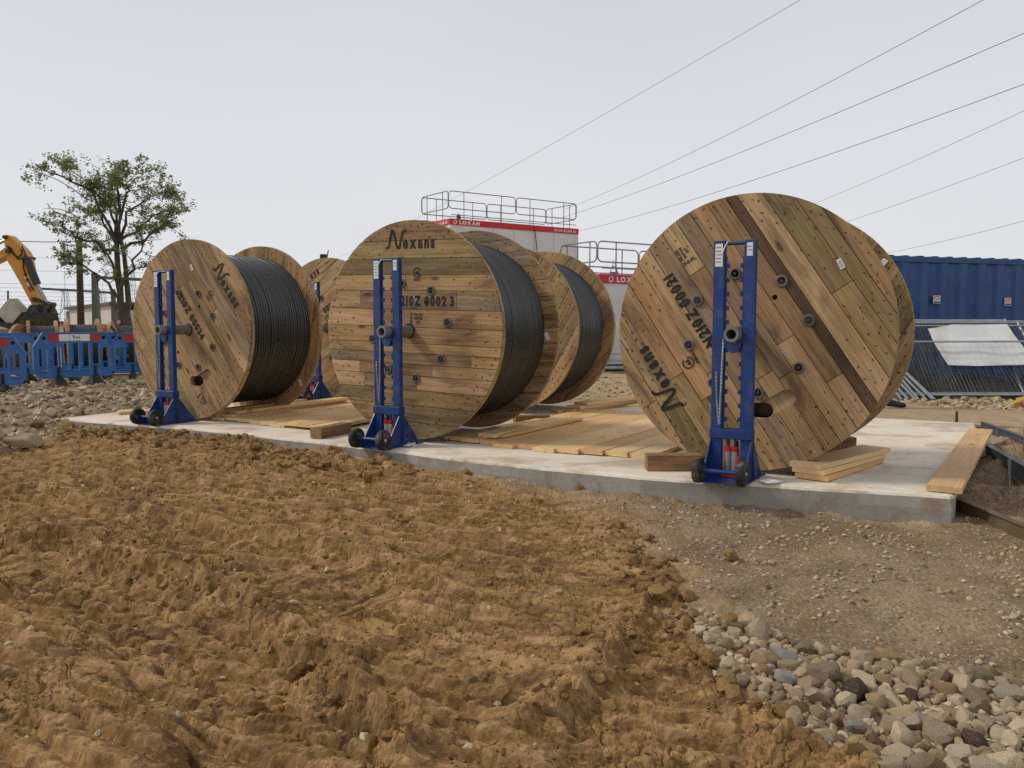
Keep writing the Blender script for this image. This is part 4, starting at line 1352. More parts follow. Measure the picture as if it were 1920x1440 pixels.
    mb = MB(); mb.tube([(-0.052, -0.02, H - 0.01), (-0.066, -0.045, H - 0.05), (-0.078, -0.05, H - 0.085)], 0.0045, 6)
    mb.build("cable_tie", M_WHITE, t, smooth=50)
    # crumpled bit of plastic caught on the plate
    return t

def spindle(label, x, y):
    M = frame((x, y, 1.066), YAW)
    mb = MB()
    Ml = Matrix(((1, 0, 0, 0), (0, 0, 1, 0), (0, 1, 0, 0), (0, 0, 0, 1)))
    mb.lathe([(0.036, -0.41), (0.055, -0.41), (0.057, -0.405), (0.057, 0.30), (0.036, 0.30)], 28, M @ Ml, closed=True)
    o = mb.build("spindle_pipe", M_PIPE, smooth=40)
    # keep the thing's origin at the pipe
    o.data.transform(M.inverted()); o.matrix_world = M
    return tag(o, label, "pipe", "steel spindles of the reels")

sA, cA = math.sin(YAW), math.cos(YAW)
for (x, y), jl, sl in (((1.785, 6.298), "blue jack with a hanging chain in front of the nearest reel", "grey steel pipe through the nearest reel, seen almost end on"),
                       ((-0.989, 7.959), "blue jack in front of the middle reel with level planks", "grey pipe end above the cradle at the middle reel"),
                       ((-3.796, 9.718), "leftmost blue jack, before the left front reel, seen aslant", "long pipe reaching out of the left front reel")):
    jack(jl, x - sA * .30 - cA * .012, y - cA * .30 + sA * .012)
    spindle(sl, x, y)
jack("blue jack standing between the left and middle reels, in the second row", -2.80 - sA * .30, 12.5 - cA * .30, False)
spindle("pipe of the half hidden rear reel, behind its jack", -2.80, 12.5)
# scraps of clear plastic by the jack feet
for i, (x, y, lb) in enumerate(((1.86, 5.86, "crumpled clear plastic scrap at the nearest jack's base"), (-0.95, 7.66, "crumpled clear plastic scrap at the middle jack's base"))):
    v, f = ICO[2]
    r_ = np.random.RandomState(90 + i)
    p = v * (1 + 0.5 * r_.randn(len(v), 1) * .5) * np.array([.075, .04, .016])
    me = bpy.data.meshes.new("plastic_scrap"); me.from_pydata([tuple(q) for q in p], [], [tuple(int(k) for k in q) for q in f]); me.materials.append(M_GALV if False else M_WHITE)
    o = link("plastic_scrap", me); o.location = (x, y, 0.014); o.rotation_euler = (0, 0, .4 + i)
    tag(o, lb, "plastic scrap")

# ------------------------------------------------------------------ timber on the slab
PINE, PINE2, PINE3 = (0.88, 0.60, 0.305), (0.82, 0.53, 0.25), (0.90, 0.65, 0.355)
def board(label, cx, cy, z, L, wd, th, yaw, col=None, group=None, name="board", pitch=0.0, roll=0.0, mat=None, cat="board", bend=0.0):
    """board whose long axis is turned by yaw to the right of straight ahead; cx, cy = middle of its near end"""
    mb = MB()
    n = 10
    vs, fs = [], []
    c = min(0.004, th * .15)
    sec = [(-wd / 2 + c, 0), (wd / 2 - c, 0), (wd / 2, c), (wd / 2, th - c), (wd / 2 - c, th), (-wd / 2 + c, th), (-wd / 2, th - c), (-wd / 2, c)]
    bow, cup = random.uniform(-.004, .006), random.uniform(-.002, .003)
    for i in range(n + 1):
        u = i / n
        for a, b in sec:
            vs.append((u * L - L / 2, a + random.uniform(-.0012, .0012), b + bow * (2 * u - 1) ** 2 + cup * (a / wd * 2) ** 2))
    m = len(sec)
    for i in range(n):
        for k in range(m): fs.append((i * m + k, i * m + (k + 1) % m, (i + 1) * m + (k + 1) % m, (i + 1) * m + k))
    fs.append(tuple(range(m))[::-1]); fs.append(tuple(n * m + k for k in range(m)))
    mb.add(vs, fs)
    d = Vector((math.sin(yaw), math.cos(yaw), 0))
    M = Matrix.Translation(Vector((cx, cy, z)) + d * L / 2) @ Matrix.Rotation(math.pi / 2 - yaw, 4, 'Z') @ Matrix.Rotation(-pitch, 4, 'Y') @ Matrix.Rotation(roll, 4, 'X')
    o = mb.build(name, mat or M_PINE, None, M, color=jit(col or random.choice((PINE, PINE2, PINE3)), .06))
    return tag(o, label, cat, group)

GR = "new pine boards laid as a deck between the middle and nearest reels"
A2 = Vector((math.sin(R(32)), math.cos(R(32)))); B2 = Vector((A2.y, -A2.x))
o0 = Vector((-0.66, 8.02)) + B2 * 0.10
NTH = ["first", "second", "third", "fourth", "fifth", "sixth", "seventh", "eighth", "ninth", "tenth", "eleventh"]
for i in range(10):
    off = (0.0, -0.03, -0.02, -0.13, -0.06, -0.14, -0.10, -0.06, -0.02, 0.0)[i]
    p = o0 + B2 * (i * 0.218) + A2 * off
    board(f"{NTH[i]} pine board of the deck left of the nearest reel, counted from the middle reel", p.x, p.y, 0.004, random.uniform(2.9, 3.25), 0.212, 0.038, R(32) + random.uniform(-.012, .012), group=GR)
p = o0 + B2 * 0.33 + A2 * 0.10
board("loose pine board lying on top of the deck near the middle reel", p.x, p.y, 0.046, 1.75, 0.20, 0.038, R(29), PINE3)
p = o0 + B2 * 0.42 + A2 * 0.17
board("splintered narrow board on the deck beside the loose top board", p.x, p.y, 0.045, 1.7, 0.13, 0.032, R(31), PINE2)
p = gp(1110, 762, .06)
for i in range(3):
    q = gp(1080 + i * 6, 775 - i * 1, 0)
    board(("lowest board of the short stack at the deck's far end", "middle board of the short stack at the deck's far end", "top board of the short stack at the deck's far end")[i], q.x - .12 + .05 * i, q.y + .02 * i, 0.004 + .043 * i, 1.9 - .25 * i, 0.21, 0.040, R(38 + 2 * i), (PINE2, PINE3, PINE)[i])
q = gp(1040, 774, 0)
board("short offcut lying flat left of the far board stack", q.x, q.y, 0.003, 0.55, 0.16, 0.035, R(60), PINE2)
GL = "new pine boards laid as a deck between the left and middle reels"
A3 = Vector((math.sin(R(27)), math.cos(R(27)))); B3 = Vector((A3.y, -A3.x))
o1 = Vector((-3.44, 9.66))
e1 = Vector((-2.06, 8.66)) - o1
for i in range(9):
    p = o1 + e1 * (i / 8.0) + A3 * random.uniform(-.03, .05)
    board(f"{NTH[i]} pine board of the deck right of the left reel, counted from that reel", p.x, p.y, 0.004 if i < 6 else 0.03, random.uniform(2.25, 2.5), 0.20, 0.036, R(27) + random.uniform(-.01, .01), group=GL)
p = o1 + B3 * .10 + A3 * .03
board("upper board stacked on the left deck beside the left reel", p.x, p.y, 0.042, 2.1, 0.19, 0.036, R(27), PINE3)
p = o1 + B3 * .14 + A3 * .10
board("topmost board of the left deck's stack", p.x, p.y, 0.080, 2.0, 0.17, 0.036, R(28), PINE)
p = o1 + B3 * (-.09) + A3 * .0
board("squared timber lying along the left deck's outer edge", p.x, p.y, 0.003, 1.5, 0.13, 0.12, R(29), PINE2, cat="timber", name="timber")
# single pieces
q0, q1 = gp(590, 824, 0), gp(648, 812, 0)
d = q1 - q0
board("brown squared timber block under the left deck's near corner", q0.x, q0.y + .04, 0.003, max(.30, d.length), 0.13, 0.105, math.atan2(d.x, d.y), (0.42, 0.27, 0.14), cat="timber", name="timber", mat=M_WOOD)
q0, q1 = gp(1214, 884, 0), gp(1318, 884, 0)
d = q1 - q0
board("thick brown square beam leading to the nearest jack's left wheel", q0.x, q0.y + .07, 0.003, d.length, 0.135, 0.125, math.atan2(d.x, d.y), (0.44, 0.26, 0.125), cat="timber", name="timber", mat=M_WOOD)
q0, q1 = gp(1521, 901, 0), gp(1645, 862, 0)
yw = math.atan2((q1 - q0).x, (q1 - q0).y)
for i in range(3):
    board(("bottom board of the three stacked right of the nearest reel", "middle board of the three stacked right of the nearest reel", "top board of the three stacked right of the nearest reel")[i], q0.x - .02 * i, q0.y + .015 * i, 0.003 + .042 * i, 1.15 + .03 * i, 0.245, 0.039, yw + (-.02, .01, .05)[i], (PINE2, PINE3, PINE3)[i])
d = Vector((4.893 - 2.918, 8.567 - 5.515))
board("long single pine plank along the slab's right edge", 2.918, 5.515, 0.006, d.length, 0.215, 0.042, math.atan2(d.x, d.y), (0.68, 0.46, 0.22))
q = gp(1000, 792, 0)
board("dark wooden chock under the middle reel's far flange", q.x - .22, q.y + .03, 0.003, 0.42, 0.14, 0.075, R(75), (0.34, 0.21, 0.11), cat="chock", name="chock", mat=M_WOOD)
q = gp(1560, 858, 0)
board("wooden wedge chock behind the nearest reel's right foot", q.x - .02, q.y + .2, 0.003, 0.30, 0.12, 0.14, R(80), (0.36, 0.22, 0.12), cat="chock", name="chock", mat=M_WOOD)
q = gp(222, 776, 0)
board("thin pale board lying flat behind the leftmost jack", q.x, q.y, 0.004, 0.95, 0.26, 0.035, R(62), PINE)
q = gp(440, 768, 0)
board("short board offcut standing under the left front reel's cable", q.x, q.y + .1, 0.004, 0.30, 0.16, 0.19, R(40), PINE2, cat="offcut", name="offcut")
q = gp(1380, 745, 0)

# ------------------------------------------------------------------ right side: mats, rails, fence panels, container
M_MAT = plain("muddy_wood_mat", (0.46, 0.325, 0.18), 0.85, var=0.15, scale=3, dirt=(0.27, 0.185, 0.105), dirt_amt=0.85, dscale=5.0, bump=0.3)
A4 = Vector((math.sin(R(28.3)), math.cos(R(28.3)), 0)); B4 = Vector((A4.y, -A4.x, 0))
def mat_plate(label, near_left, wd, dp_, z):
    mb = MB(); mb.box((wd / 2, dp_ / 2, 0.02), (wd, dp_, 0.04), ch=0.006)
    M = Matrix(((B4.x, A4.x, 0, near_left.x), (B4.y, A4.y, 0, near_left.y), (0, 0, 1, z), (0, 0, 0, 1)))
    return tag(mb.build("ground_mat", M_MAT, None, M), label, "ground mat", "muddy ground mats behind the slab")
seam = Vector((5.31, 9.80, 0))
mat_plate("muddy brown ground mat behind the nearest reel, left of the seam", seam - B4 * 2.42, 2.40, 2.05, -0.085)
mat_plate("muddy brown ground mat right of the seam, before the fence panels", seam + B4 * 0.012, 2.45, 2.00, -0.088)

M_RAIL = plain("grey_painted_steel", (0.095, 0.11, 0.115), 0.5, 0.3, var=0.2, dirt=(0.25, 0.22, 0.18), dirt_amt=0.5, dscale=7)
M_RUST = plain("rust_brown_steel", (0.20, 0.135, 0.075), 0.75, 0.2, var=0.25, dirt=(0.12, 0.07, 0.035), dirt_amt=0.7, dscale=5, bump=0.2)
def rail(label, a, b, ht, mat, top=True):
    a, b = Vector(a), Vector(b)
    t = thing("steel_rail", label, "steel rail", Matrix.Translation((a + b) / 2))
    mb = MB(); mb.bar(a - (a + b) / 2 + Vector((0, 0, ht / 2)), b - (a + b) / 2 + Vector((0, 0, ht / 2)), 0.022, ht, ch=0.003)
    mb.build("web", mat, t)
    if top:
        for dz in (ht + 0.004, 0.004):
            mb = MB(); mb.bar(a - (a + b) / 2 + Vector((0, 0, dz)), b - (a + b) / 2 + Vector((0, 0, dz)), 0.055, 0.010, ch=0.002)
            mb.build("lip", mat, t)
    return t
rail("grey steel rail farthest from the camera, lying on the soil right of the plank", (5.52, 9.65, -.13), (4.95, 7.55, -.10), 0.115, M_RAIL)
rail("grey steel rail in the middle of the three, white scratched along its top", (4.42, 7.62, -.13), (3.98, 6.25, -.12), 0.145, M_RAIL)
rail("rust brown rail nearest the slab corner, lowest of the three", (3.20, 5.88, -.215), (3.20, 4.75, -.225), 0.105, M_RUST)
mb = MB(); mb.tube([(4.02, 6.62, 0.045), (3.74, 6.12, -.18)], 0.012, 8)
tag(mb.build("steel_rod", M_RAIL, smooth=50), "thin steel rod leaning between the middle and the rust brown rail", "steel rod")
mb = MB(); mb.box((4.90, 7.82, 0.12), (0.035, 0.035, 0.52), ch=0.004); mb.box((4.90, 7.82, 0.385), (0.05, 0.05, 0.012))
tag(mb.build("steel_post", M_RUST), "short dark steel post at the picture's right edge", "steel post")

# blue container
M_CONT = plain("container_blue", (0.012, 0.078, 0.255), 0.5, var=0.14, scale=2.0, dirt=(0.05, 0.10, 0.14), dirt_amt=0.4, dscale=2.2)
def container():
    a, b = Vector((6.75, 15.35, 0)), Vector((12.45, 17.15, 0))
    d = (b - a).normalized(); nrm = Vector((-d.y, d.x, 0))
    L, H, W = 6.06, 2.50, 2.40
    t = thing("shipping_container", "dark blue corrugated shipping container behind the fence panels", "container", Matrix(((d.x, nrm.x, 0, a.x), (d.y, nrm.y, 0, a.y), (0, 0, 1, -.115), (0, 0, 0, 1))))
    def corr(n_, z0, z1, y, depth, x0, x1, per):
        prof, x = [], x0
        seq = ((0.00, 0), (0.36, 0), (0.50, 1), (0.86, 1), (1.0, 0))
        while x < x1:
            for u, o in seq[:-1]: prof.append((min(x1, x + u * per), o * depth))
            x += per
        prof.append((x1, 0))
        return prof
    for nm, flip in (("side_wall", 0), ("side_wall", 1)):
        pr = corr(0, 0, 0, 0, 0.042, 0.09, L - 0.09, 0.46)
        mb = MB()
        n = len(pr)
        y0, sg = (0.012, 1) if not flip else (W - 0.012, -1)
        vs = [(x, y0 + sg * o, 0.14) for x, o in pr] + [(x, y0 + sg * o, H - 0.11) for x, o in pr]
        mb.add(vs, [(i, i + 1, n + i + 1, n + i) for i in range(n - 1)])
        mb.build(nm, M_CONT, t)
    for x in (0.02, L - 0.02):
        mb = MB(); mb.box((x, W / 2, H / 2), (0.03, W - .16, H - .2)); mb.build("end_wall", M_CONT, t)
    for x in (0.05, L - 0.05):
        for y in (0.05, W - 0.05):
            mb = MB(); mb.box((x, y, H / 2), (0.10, 0.10, H)); mb.build("corner_post", M_CONT, t)
    for y in (0.03, W - 0.03):
        mb = MB(); mb.box((L / 2, y, H - 0.055), (L - .2, 0.07, 0.11), ch=.01); mb.build("top_rail", M_CONT, t)
        mb = MB(); mb.box((L / 2, y, 0.075), (L - .2, 0.07, 0.15), ch=.01); mb.build("bottom_rail", M_CONT, t)
    # roof sheet pressed into humps
    mb = MB()
    xs = np.linspace(0.1, L - 0.1, 241)
    zz = H - 0.012 + 0.034 * np.clip(np.cos(xs * 2 * math.pi / 0.345) * 1.6 + 0.2, -1, 1)
    n = len(xs)
    mb.add([(x, 0.07, z) for x, z in zip(xs, zz)] + [(x, W - 0.07, z) for x, z in zip(xs, zz)], [(i, i + 1, n + i + 1, n + i) for i in range(n - 1)])
    mb.build("roof", M_CONT, t, smooth=30)
    mb = MB(); mb.box((L / 2, W / 2, 0.14), (L - .2, W - .2, 0.03)); mb.build("floor_plate", M_RAIL, t)
    for px, py in ((1736, 562), (1914, 566)):
        # advertising plates: white with a red sweep and a blue bar
        p = dp(px, py, 16.0); X = (Vector((p.x, p.y, 0)) - a).dot(d)
        s = 15.35 / 16.0 if False else 1.0
        z = 1.151 + (604.6 - py) / FPX * (a + d * X).y + .115
        st = MB(); st.box((X, -0.012, z), (0.165, 0.006, 0.15)); so_ = st.build("sticker", M_WHITE, t)
        Ms = Matrix(((1, 0, 0, X), (0, 0, -1, -0.0162), (0, 1, 0, z), (0, 0, 0, 1)))
        mb = MB(); stroke(mb, [(-.07, .02), (-.03, .055), (.03, .052), (.065, .03)], .02, Ms); write(mb, "LOCA", -.055, -.01, .045, Ms, .11, .002)
        mb.build("red_print", M_RED, so_)
        mb = MB(); quad(mb, -.075, -.068, .075, -.035, 0, Ms); mb.build("blue_print", M_BLUE, so_)
    return t
container()

# leaning mesh fence panels
M_WIRE = plain("fence_wire", (0.10, 0.105, 0.11), 0.55, 0.4, var=0.2)
def fence_panel(label, bx, by, bz, tx, ty, tz, yaw, L=3.45, H=2.35, wires=True, seed=0):
    """bx.. = lower left corner, t = direction up the leaning panel"""
    up = (Vector((tx, ty, tz)) - Vector((bx, by, bz))).normalized()
    ax = Vector((math.cos(yaw), -math.sin(yaw), 0)); ax = (ax - up * ax.dot(up)).normalized()
    nz_ = ax.cross(up)
    M = Matrix(((ax.x, up.x, nz_.x, bx), (ax.y, up.y, nz_.y, by), (ax.z, up.z, nz_.z, bz), (0, 0, 0, 1)))
    t = thing("fence_panel", label, "fence panel", M, "galvanised mesh fence panels leaning by the container")
    for x in (0, L):
        mb = MB(); mb.tube([(x, -0.06, 0), (x, H, 0)], 0.021, 8); mb.build("upright", M_GALV, t, smooth=50)
    for y in (0.10, H - 0.02):
        mb = MB(); mb.tube([(0, y, 0), (L, y, 0)], 0.017, 8); mb.build("cross_tube", M_GALV, t, smooth=50)
    mb = MB()
    nv, nh, rr_ = (56, 20, 0.0016) if wires else (30, 9, 0.0011)
    for k in range(1, nv): mb.tube([(L * k / nv, 0.10, 0.004), (L * k / nv, H - .02, 0.004)], rr_, 4, cap=False)
    for k in range(1, nh): mb.tube([(0, 0.10 + (H - .12) * k / nh, -0.002), (L, 0.10 + (H - .12) * k / nh, -0.002)], rr_ * 1.4, 4, cap=False)
    mb.build("wire_mesh", M_WIRE, t, kind='stuff')
    return t
LB = ["mesh fence panel leaning in front of all the others, over the white sheet", "second mesh fence panel from the front, carrying the white sheet", "third leaning fence panel, its top tube just under the highest", "mesh fence panel with the highest top tube, nearest the container", "fence panel reaching out beyond the picture's right edge, fifth from the front", "leaning fence panel set farthest to the left, behind the poles", "leaning fence panel set farthest to the right, in the rear of the stack"]
FP = [(5.45, 13.45, -.11, 14.30, 0.83, .03, 3.55), (5.40, 13.55, -.11, 14.80, 1.10, .02, 3.75), (5.5, 13.65, -.11, 14.95, 1.15, .02, 3.55), (5.30, 13.95, -.11, 15.10, 1.21, .015, 3.62), (5.95, 13.72, -.11, 14.98, 1.13, .03, 3.50),
      (5.15, 13.80, -.11, 15.02, 1.16, .01, 3.45), (6.15, 13.85, -.11, 15.05, 1.18, .02, 3.45)]
for lb, (bx, by, bz, ty, tz, yw, L) in zip(LB, FP):
    H = math.hypot(ty - by, tz - bz)
    fence_panel(lb, bx, by, bz, bx + .02, ty, tz, yw, L, H, wires=not lb.startswith('mesh fence panel leaning in front'))
# white sheet tied to the second panel
def sheet():
    pts = [(1738, 620), (1782, 614), (1830, 612), (1885, 612), (1897, 632), (1920, 660), (1926, 688), (1880, 689), (1830, 690), (1776, 688), (1764, 672), (1752, 650), (1747, 640)]
    by, bz, ty, tz = 13.52, -.11, 14.77, 1.10
    sl = (tz - bz) / (ty - by)
    loop = []
    for px, py in pts:
        lo, hi = 13.0, 16.0
        for _ in range(40):
            m = (lo + hi) / 2
            p = dp(px, py, m)
            if p.z > bz + (m - by) * sl: lo = m
            else: hi = m
        p = dp(px, py, lo)
        loop.append((p.x, (p.y - by) * math.sqrt(1 + sl * sl)))
    # subdivided sheet with gentle ripples
    grid = [loop]
    pv = [Vector(q) for q in loop]
    eds = [(i, (i + 1) % len(pv)) for i in range(len(pv))]
    x0, x1 = min(p.x for p in pv), max(p.x for p in pv); y0, y1 = min(p.y for p in pv), max(p.y for p in pv)
    for i in range(1, 22):
        for j in range(1, 12):
            q = (x0 + (x1 - x0) * i / 22, y0 + (y1 - y0) * j / 12)
            if inside(q, loop): pv.append(Vector(q))
    vo, eo, fo = delaunay_2d_cdt(pv, eds, [], 0, 1e-6)[:3]
    fo = [f for f in fo if inside((sum(vo[i].x for i in f) / 3, sum(vo[i].y for i in f) / 3), loop)]
    c = 1 / math.sqrt(1 + sl * sl)
    vs = []
    for p in vo:
        r = 0.012 * math.sin(p.x * 7 + p.y * 2) + 0.008 * math.sin(p.y * 11 - p.x * 3) + 0.055
        vs.append((p.x, by + p.y * c - r * sl * c, bz + p.y * c * sl + r * c))
    mb = MB(); mb.add(vs, [tuple(f) for f in fo])
    mb.add([(a, b - .003, z - .003) for a, b, z in vs], [tuple(f)[::-1] for f in fo])
    M_SHEET = plain("white_sheet", (0.72, 0.725, 0.72), 0.6, var=0.05, dirt=(0.50, 0.36, 0.2), dirt_amt=0.55, dscale=1.6)
    tag(mb.build("white_sheet", M_SHEET, smooth=70), "dirty white plastic sheet tied on the leaning fence panels", "sheet")
sheet()
for i, (px, dx) in enumerate(((1690, -.55), (1702, -.52), (1716, -.60), (1722, -.50), (1736, -.62), (1748, -.66), (1752, -.70))):
    p = gp(px, 750, -.1)
    mb = MB(); mb.tube([p + Vector((0, 0, .01)), p + Vector((dx * 1.35, 1.0, 1.25))], 0.021, 8)
    tag(mb.build("metal_pole", M_GALV, smooth=50), "bright galvanised pole propped among its like against the fence panels", "metal pole", "galvanised poles propped beside the nearest reel")
# soil heap under the panels, coloured darker and raised for the shade behind them
M_SPOIL = plain("shade_darkened_soil", (0.085, 0.066, 0.046), 0.95, var=0.3, scale=9, bump=0.5)
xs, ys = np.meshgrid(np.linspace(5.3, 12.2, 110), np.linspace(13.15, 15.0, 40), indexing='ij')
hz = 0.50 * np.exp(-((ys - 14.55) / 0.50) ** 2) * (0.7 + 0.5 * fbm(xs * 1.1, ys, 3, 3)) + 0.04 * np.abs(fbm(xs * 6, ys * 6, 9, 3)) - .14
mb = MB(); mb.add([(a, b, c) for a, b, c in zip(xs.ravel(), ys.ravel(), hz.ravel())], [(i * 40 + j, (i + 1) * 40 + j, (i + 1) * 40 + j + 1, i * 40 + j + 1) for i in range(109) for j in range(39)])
struct(mb.build("terrain", M_SPOIL, smooth=180), "low soil bank under the leaning fence panels, darkened for the shade behind them")
# orange timber and yellow strap at the picture's right edge
p = gp(1916, 768, -.1)
M_OR = plain("orange_timber", (0.50, 0.24, 0.07), 0.7, var=0.2)
M_YEL = plain("yellow_webbing", (0.62, 0.50, 0.035), 0.6, var=0.1)
mb = MB(); mb.box((p.x + .10, p.y + .05, 0.0), (0.30, 0.20, 0.13), Matrix.Rotation(.3, 4, 'Z') @ Matrix.Rotation(-.35, 4, 'Y'), ch=0.01)
tag(mb.build("timber_offcut", M_OR), "orange stained timber block at the picture's right edge", "timber")
q = gp(1880, 769, -.1)
mb = MB()
for a, b in (((q.x, q.y, -.085), (q.x + .12, q.y + .02, -.02)), ((q.x + .12, q.y + .02, -.02), (p.x + .02, p.y - .02, .075)), ((q.x, q.y, -.09), (p.x + .1, p.y - .1, -.088))): mb.bar(a, b, 0.03, 0.006)
tag(mb.build("strap", M_YEL), "yellow webbing strap running to the orange timber block", "strap")

# person behind the nearest reel
def skin_body(name, joints, bones, mat, parent, sub=2, root=0):
    me = bpy.data.meshes.new(name)
    me.from_pydata([j[0] for j in joints], bones, [])
    o = bpy.data.objects.new(name, me); C.objects.link(o)
    o.modifiers.new("s", 'SKIN').use_smooth_shade = True
    m = o.modifiers.new("u", 'SUBSURF'); m.levels = m.render_levels = sub
    for d_, j in zip(me.skin_vertices[0].data, joints):
        r = j[1]; d_.radius = r if isinstance(r, tuple) else (r, r)
    me.skin_vertices[0].data[root].use_root = True
    me.materials.append(mat); o.parent = parent
    return o
M_CLOTH = plain("dark_work_cloth", (0.022, 0.026, 0.040), 0.85, var=0.2)
M_JACKET = plain("dark_blue_jacket", (0.03, 0.045, 0.10), 0.8, var=0.2)
M_BOOT = plain("black_boot_leather", (0.016, 0.015, 0.015), 0.55, var=0.2, dirt=(0.2, 0.15, 0.1), dirt_amt=0.3, dscale=12)
M_SKIN = plain("skin", (0.50, 0.30, 0.21), 0.55, var=0.05)
M_HAIR = plain("dark_hair", (0.03, 0.022, 0.018), 0.7, var=0.2)
def person():
    t = thing("person", "person in dark trousers hidden behind the nearest reel, one black boot showing", "person", Matrix.Translation((5.06, 11.55, -.045)))
    J = [((0, 0, .93), (.15, .11)), ((0, 0, 1.12), (.14, .10)), ((0, 0, 1.36), (.17, .11)), ((0, 0, 1.46), (.07, .07)), ((0, .0, 1.54), (.055, .055)), ((0, -.01, 1.60), (.075, .085)), ((0, -.015, 1.68), (.078, .095)), ((0, -.01, 1.745), (.05, .06)),
         ((.18, 0, 1.42), .062), ((.24, .02, 1.14), .048), ((.25, -.08, .90), .034), ((-.18, 0, 1.42), .062), ((-.24, .02, 1.14), .048), ((-.25, -.08, .90), .034),
         ((.10, 0, .86), .088), ((.16, -.02, .49), .06), ((.21, .03, .09), .044), ((-.10, 0, .86), .088), ((-.12, -.02, .49), .06), ((-.13, .03, .09), .044)]
    B = [(0, 1), (1, 2), (2, 3), (3, 4), (4, 5), (5, 6), (6, 7), (2, 8), (8, 9), (9, 10), (2, 11), (11, 12), (12, 13), (0, 14), (14, 15), (15, 16), (0, 17), (17, 18), (18, 19)]
    skin_body("body", J, B, M_SKIN, t)
    fat = lambda r, e: (r[0] + e, r[1] + e) if isinstance(r, tuple) else r + e
    jk = [0, 1, 2, 8, 9, 10, 11, 12, 13]
    mp_ = {j: i for i, j in enumerate(jk)}
    skin_body("jacket", [(J[j][0], fat(J[j][1], .016)) for j in jk], [(mp_[a_], mp_[b_]) for a_, b_ in B if a_ in mp_ and b_ in mp_], M_JACKET, t)
    tr = [0, 14, 15, 16, 17, 18, 19]
    mp_ = {j: i for i, j in enumerate(tr)}
    skin_body("trousers", [(J[j][0], fat(J[j][1], .014)) for j in tr], [(mp_[a_], mp_[b_]) for a_, b_ in B if a_ in mp_ and b_ in mp_], M_CLOTH, t)
    for sx, x0, dx, dy in ((1, .21, .26, -.05), (-1, -.13, .10, -.24)):
        skin_body("boot", [((x0, .03, .16), .055), ((x0, .035, .075), .052), ((x0 - dx * .12, .03 - dy * .12, .045), .045), ((x0 + dx * .5, .03 + dy * .5, .050), (.048, .046)), ((x0 + dx, .03 + dy, .036), (.044, .034))], [(0, 1), (1, 2), (1, 3), (3, 4)], M_BOOT, t, root=1)
    mb = MB(); mb.lathe([(.105, 1.655), (.112, 1.70), (.10, 1.75), (.06, 1.785), (0, 1.795)], 20, Matrix.Translation((0, -.01, 0))); mb.build("hair", M_HAIR, t, smooth=60)
    for s in (-1, 1):
        h = skin_body("hand", [((s * .25, -.09, .885), .03), ((s * .255, -.10, .83), (.036, .018)), ((s * .262, -.135, .765), .0085), ((s * .262, -.112, .755), .009), ((s * .258, -.09, .758), .0085), ((s * .252, -.07, .768), .0075), ((s * .225, -.13, .81), .010)], [(0, 1), (1, 2), (1, 3), (1, 4), (1, 5), (1, 6)], M_SKIN, t, sub=1)
person()

# ------------------------------------------------------------------ site cabins with roof guard rails
M_CABIN = plain("white_cabin_panel", (0.68, 0.69, 0.68), 0.5, var=0.04, scale=1.5)
M_BAND = plain("red_cabin_band", (0.56, 0.016, 0.026), 0.45, var=0.06)
M_CABRAIL = plain("guard_rail_steel", (0.26, 0.28, 0.30), 0.5, 0.5, var=0.1)
CD = Vector((0.822, 0.570, 0)).normalized(); CN = Vector((-CD.y, CD.x, 0))
def rail_panel(t, P, x0, x1, H0, H1, M=None, mids=2, rad=0.14):
    """one guard rail loop with rounded corners and slim posts; P maps (x, z) to space"""
    def arc(cx, cz, a0, a1): return [(cx + rad * math.cos(a), cz + rad * math.sin(a)) for a in np.linspace(a0, a1, 5)]
    h = math.pi / 2
    lp = arc(x1 - rad, H1 - rad, h, 0) + arc(x1 - rad, H0 + rad, 0, -h) + arc(x0 + rad, H0 + rad, -h, -2 * h) + arc(x0 + rad, H1 - rad, 2 * h, h)
    mb = MB(); mb.tube([P(a, b) for a, b in lp], 0.019, 6, closed=True)
    mb.build("rail_loop", M_CABRAIL, t, smooth=60)
    for k in range(mids):
        x = x0 + (x1 - x0) * (k + .5) / mids + (.2 if k else -.2) * 0.5
        mb = MB(); mb.tube([P(x, 0), P(x, H1)], 0.018, 6); mb.build("rail_post", M_CABRAIL, t, smooth=60)
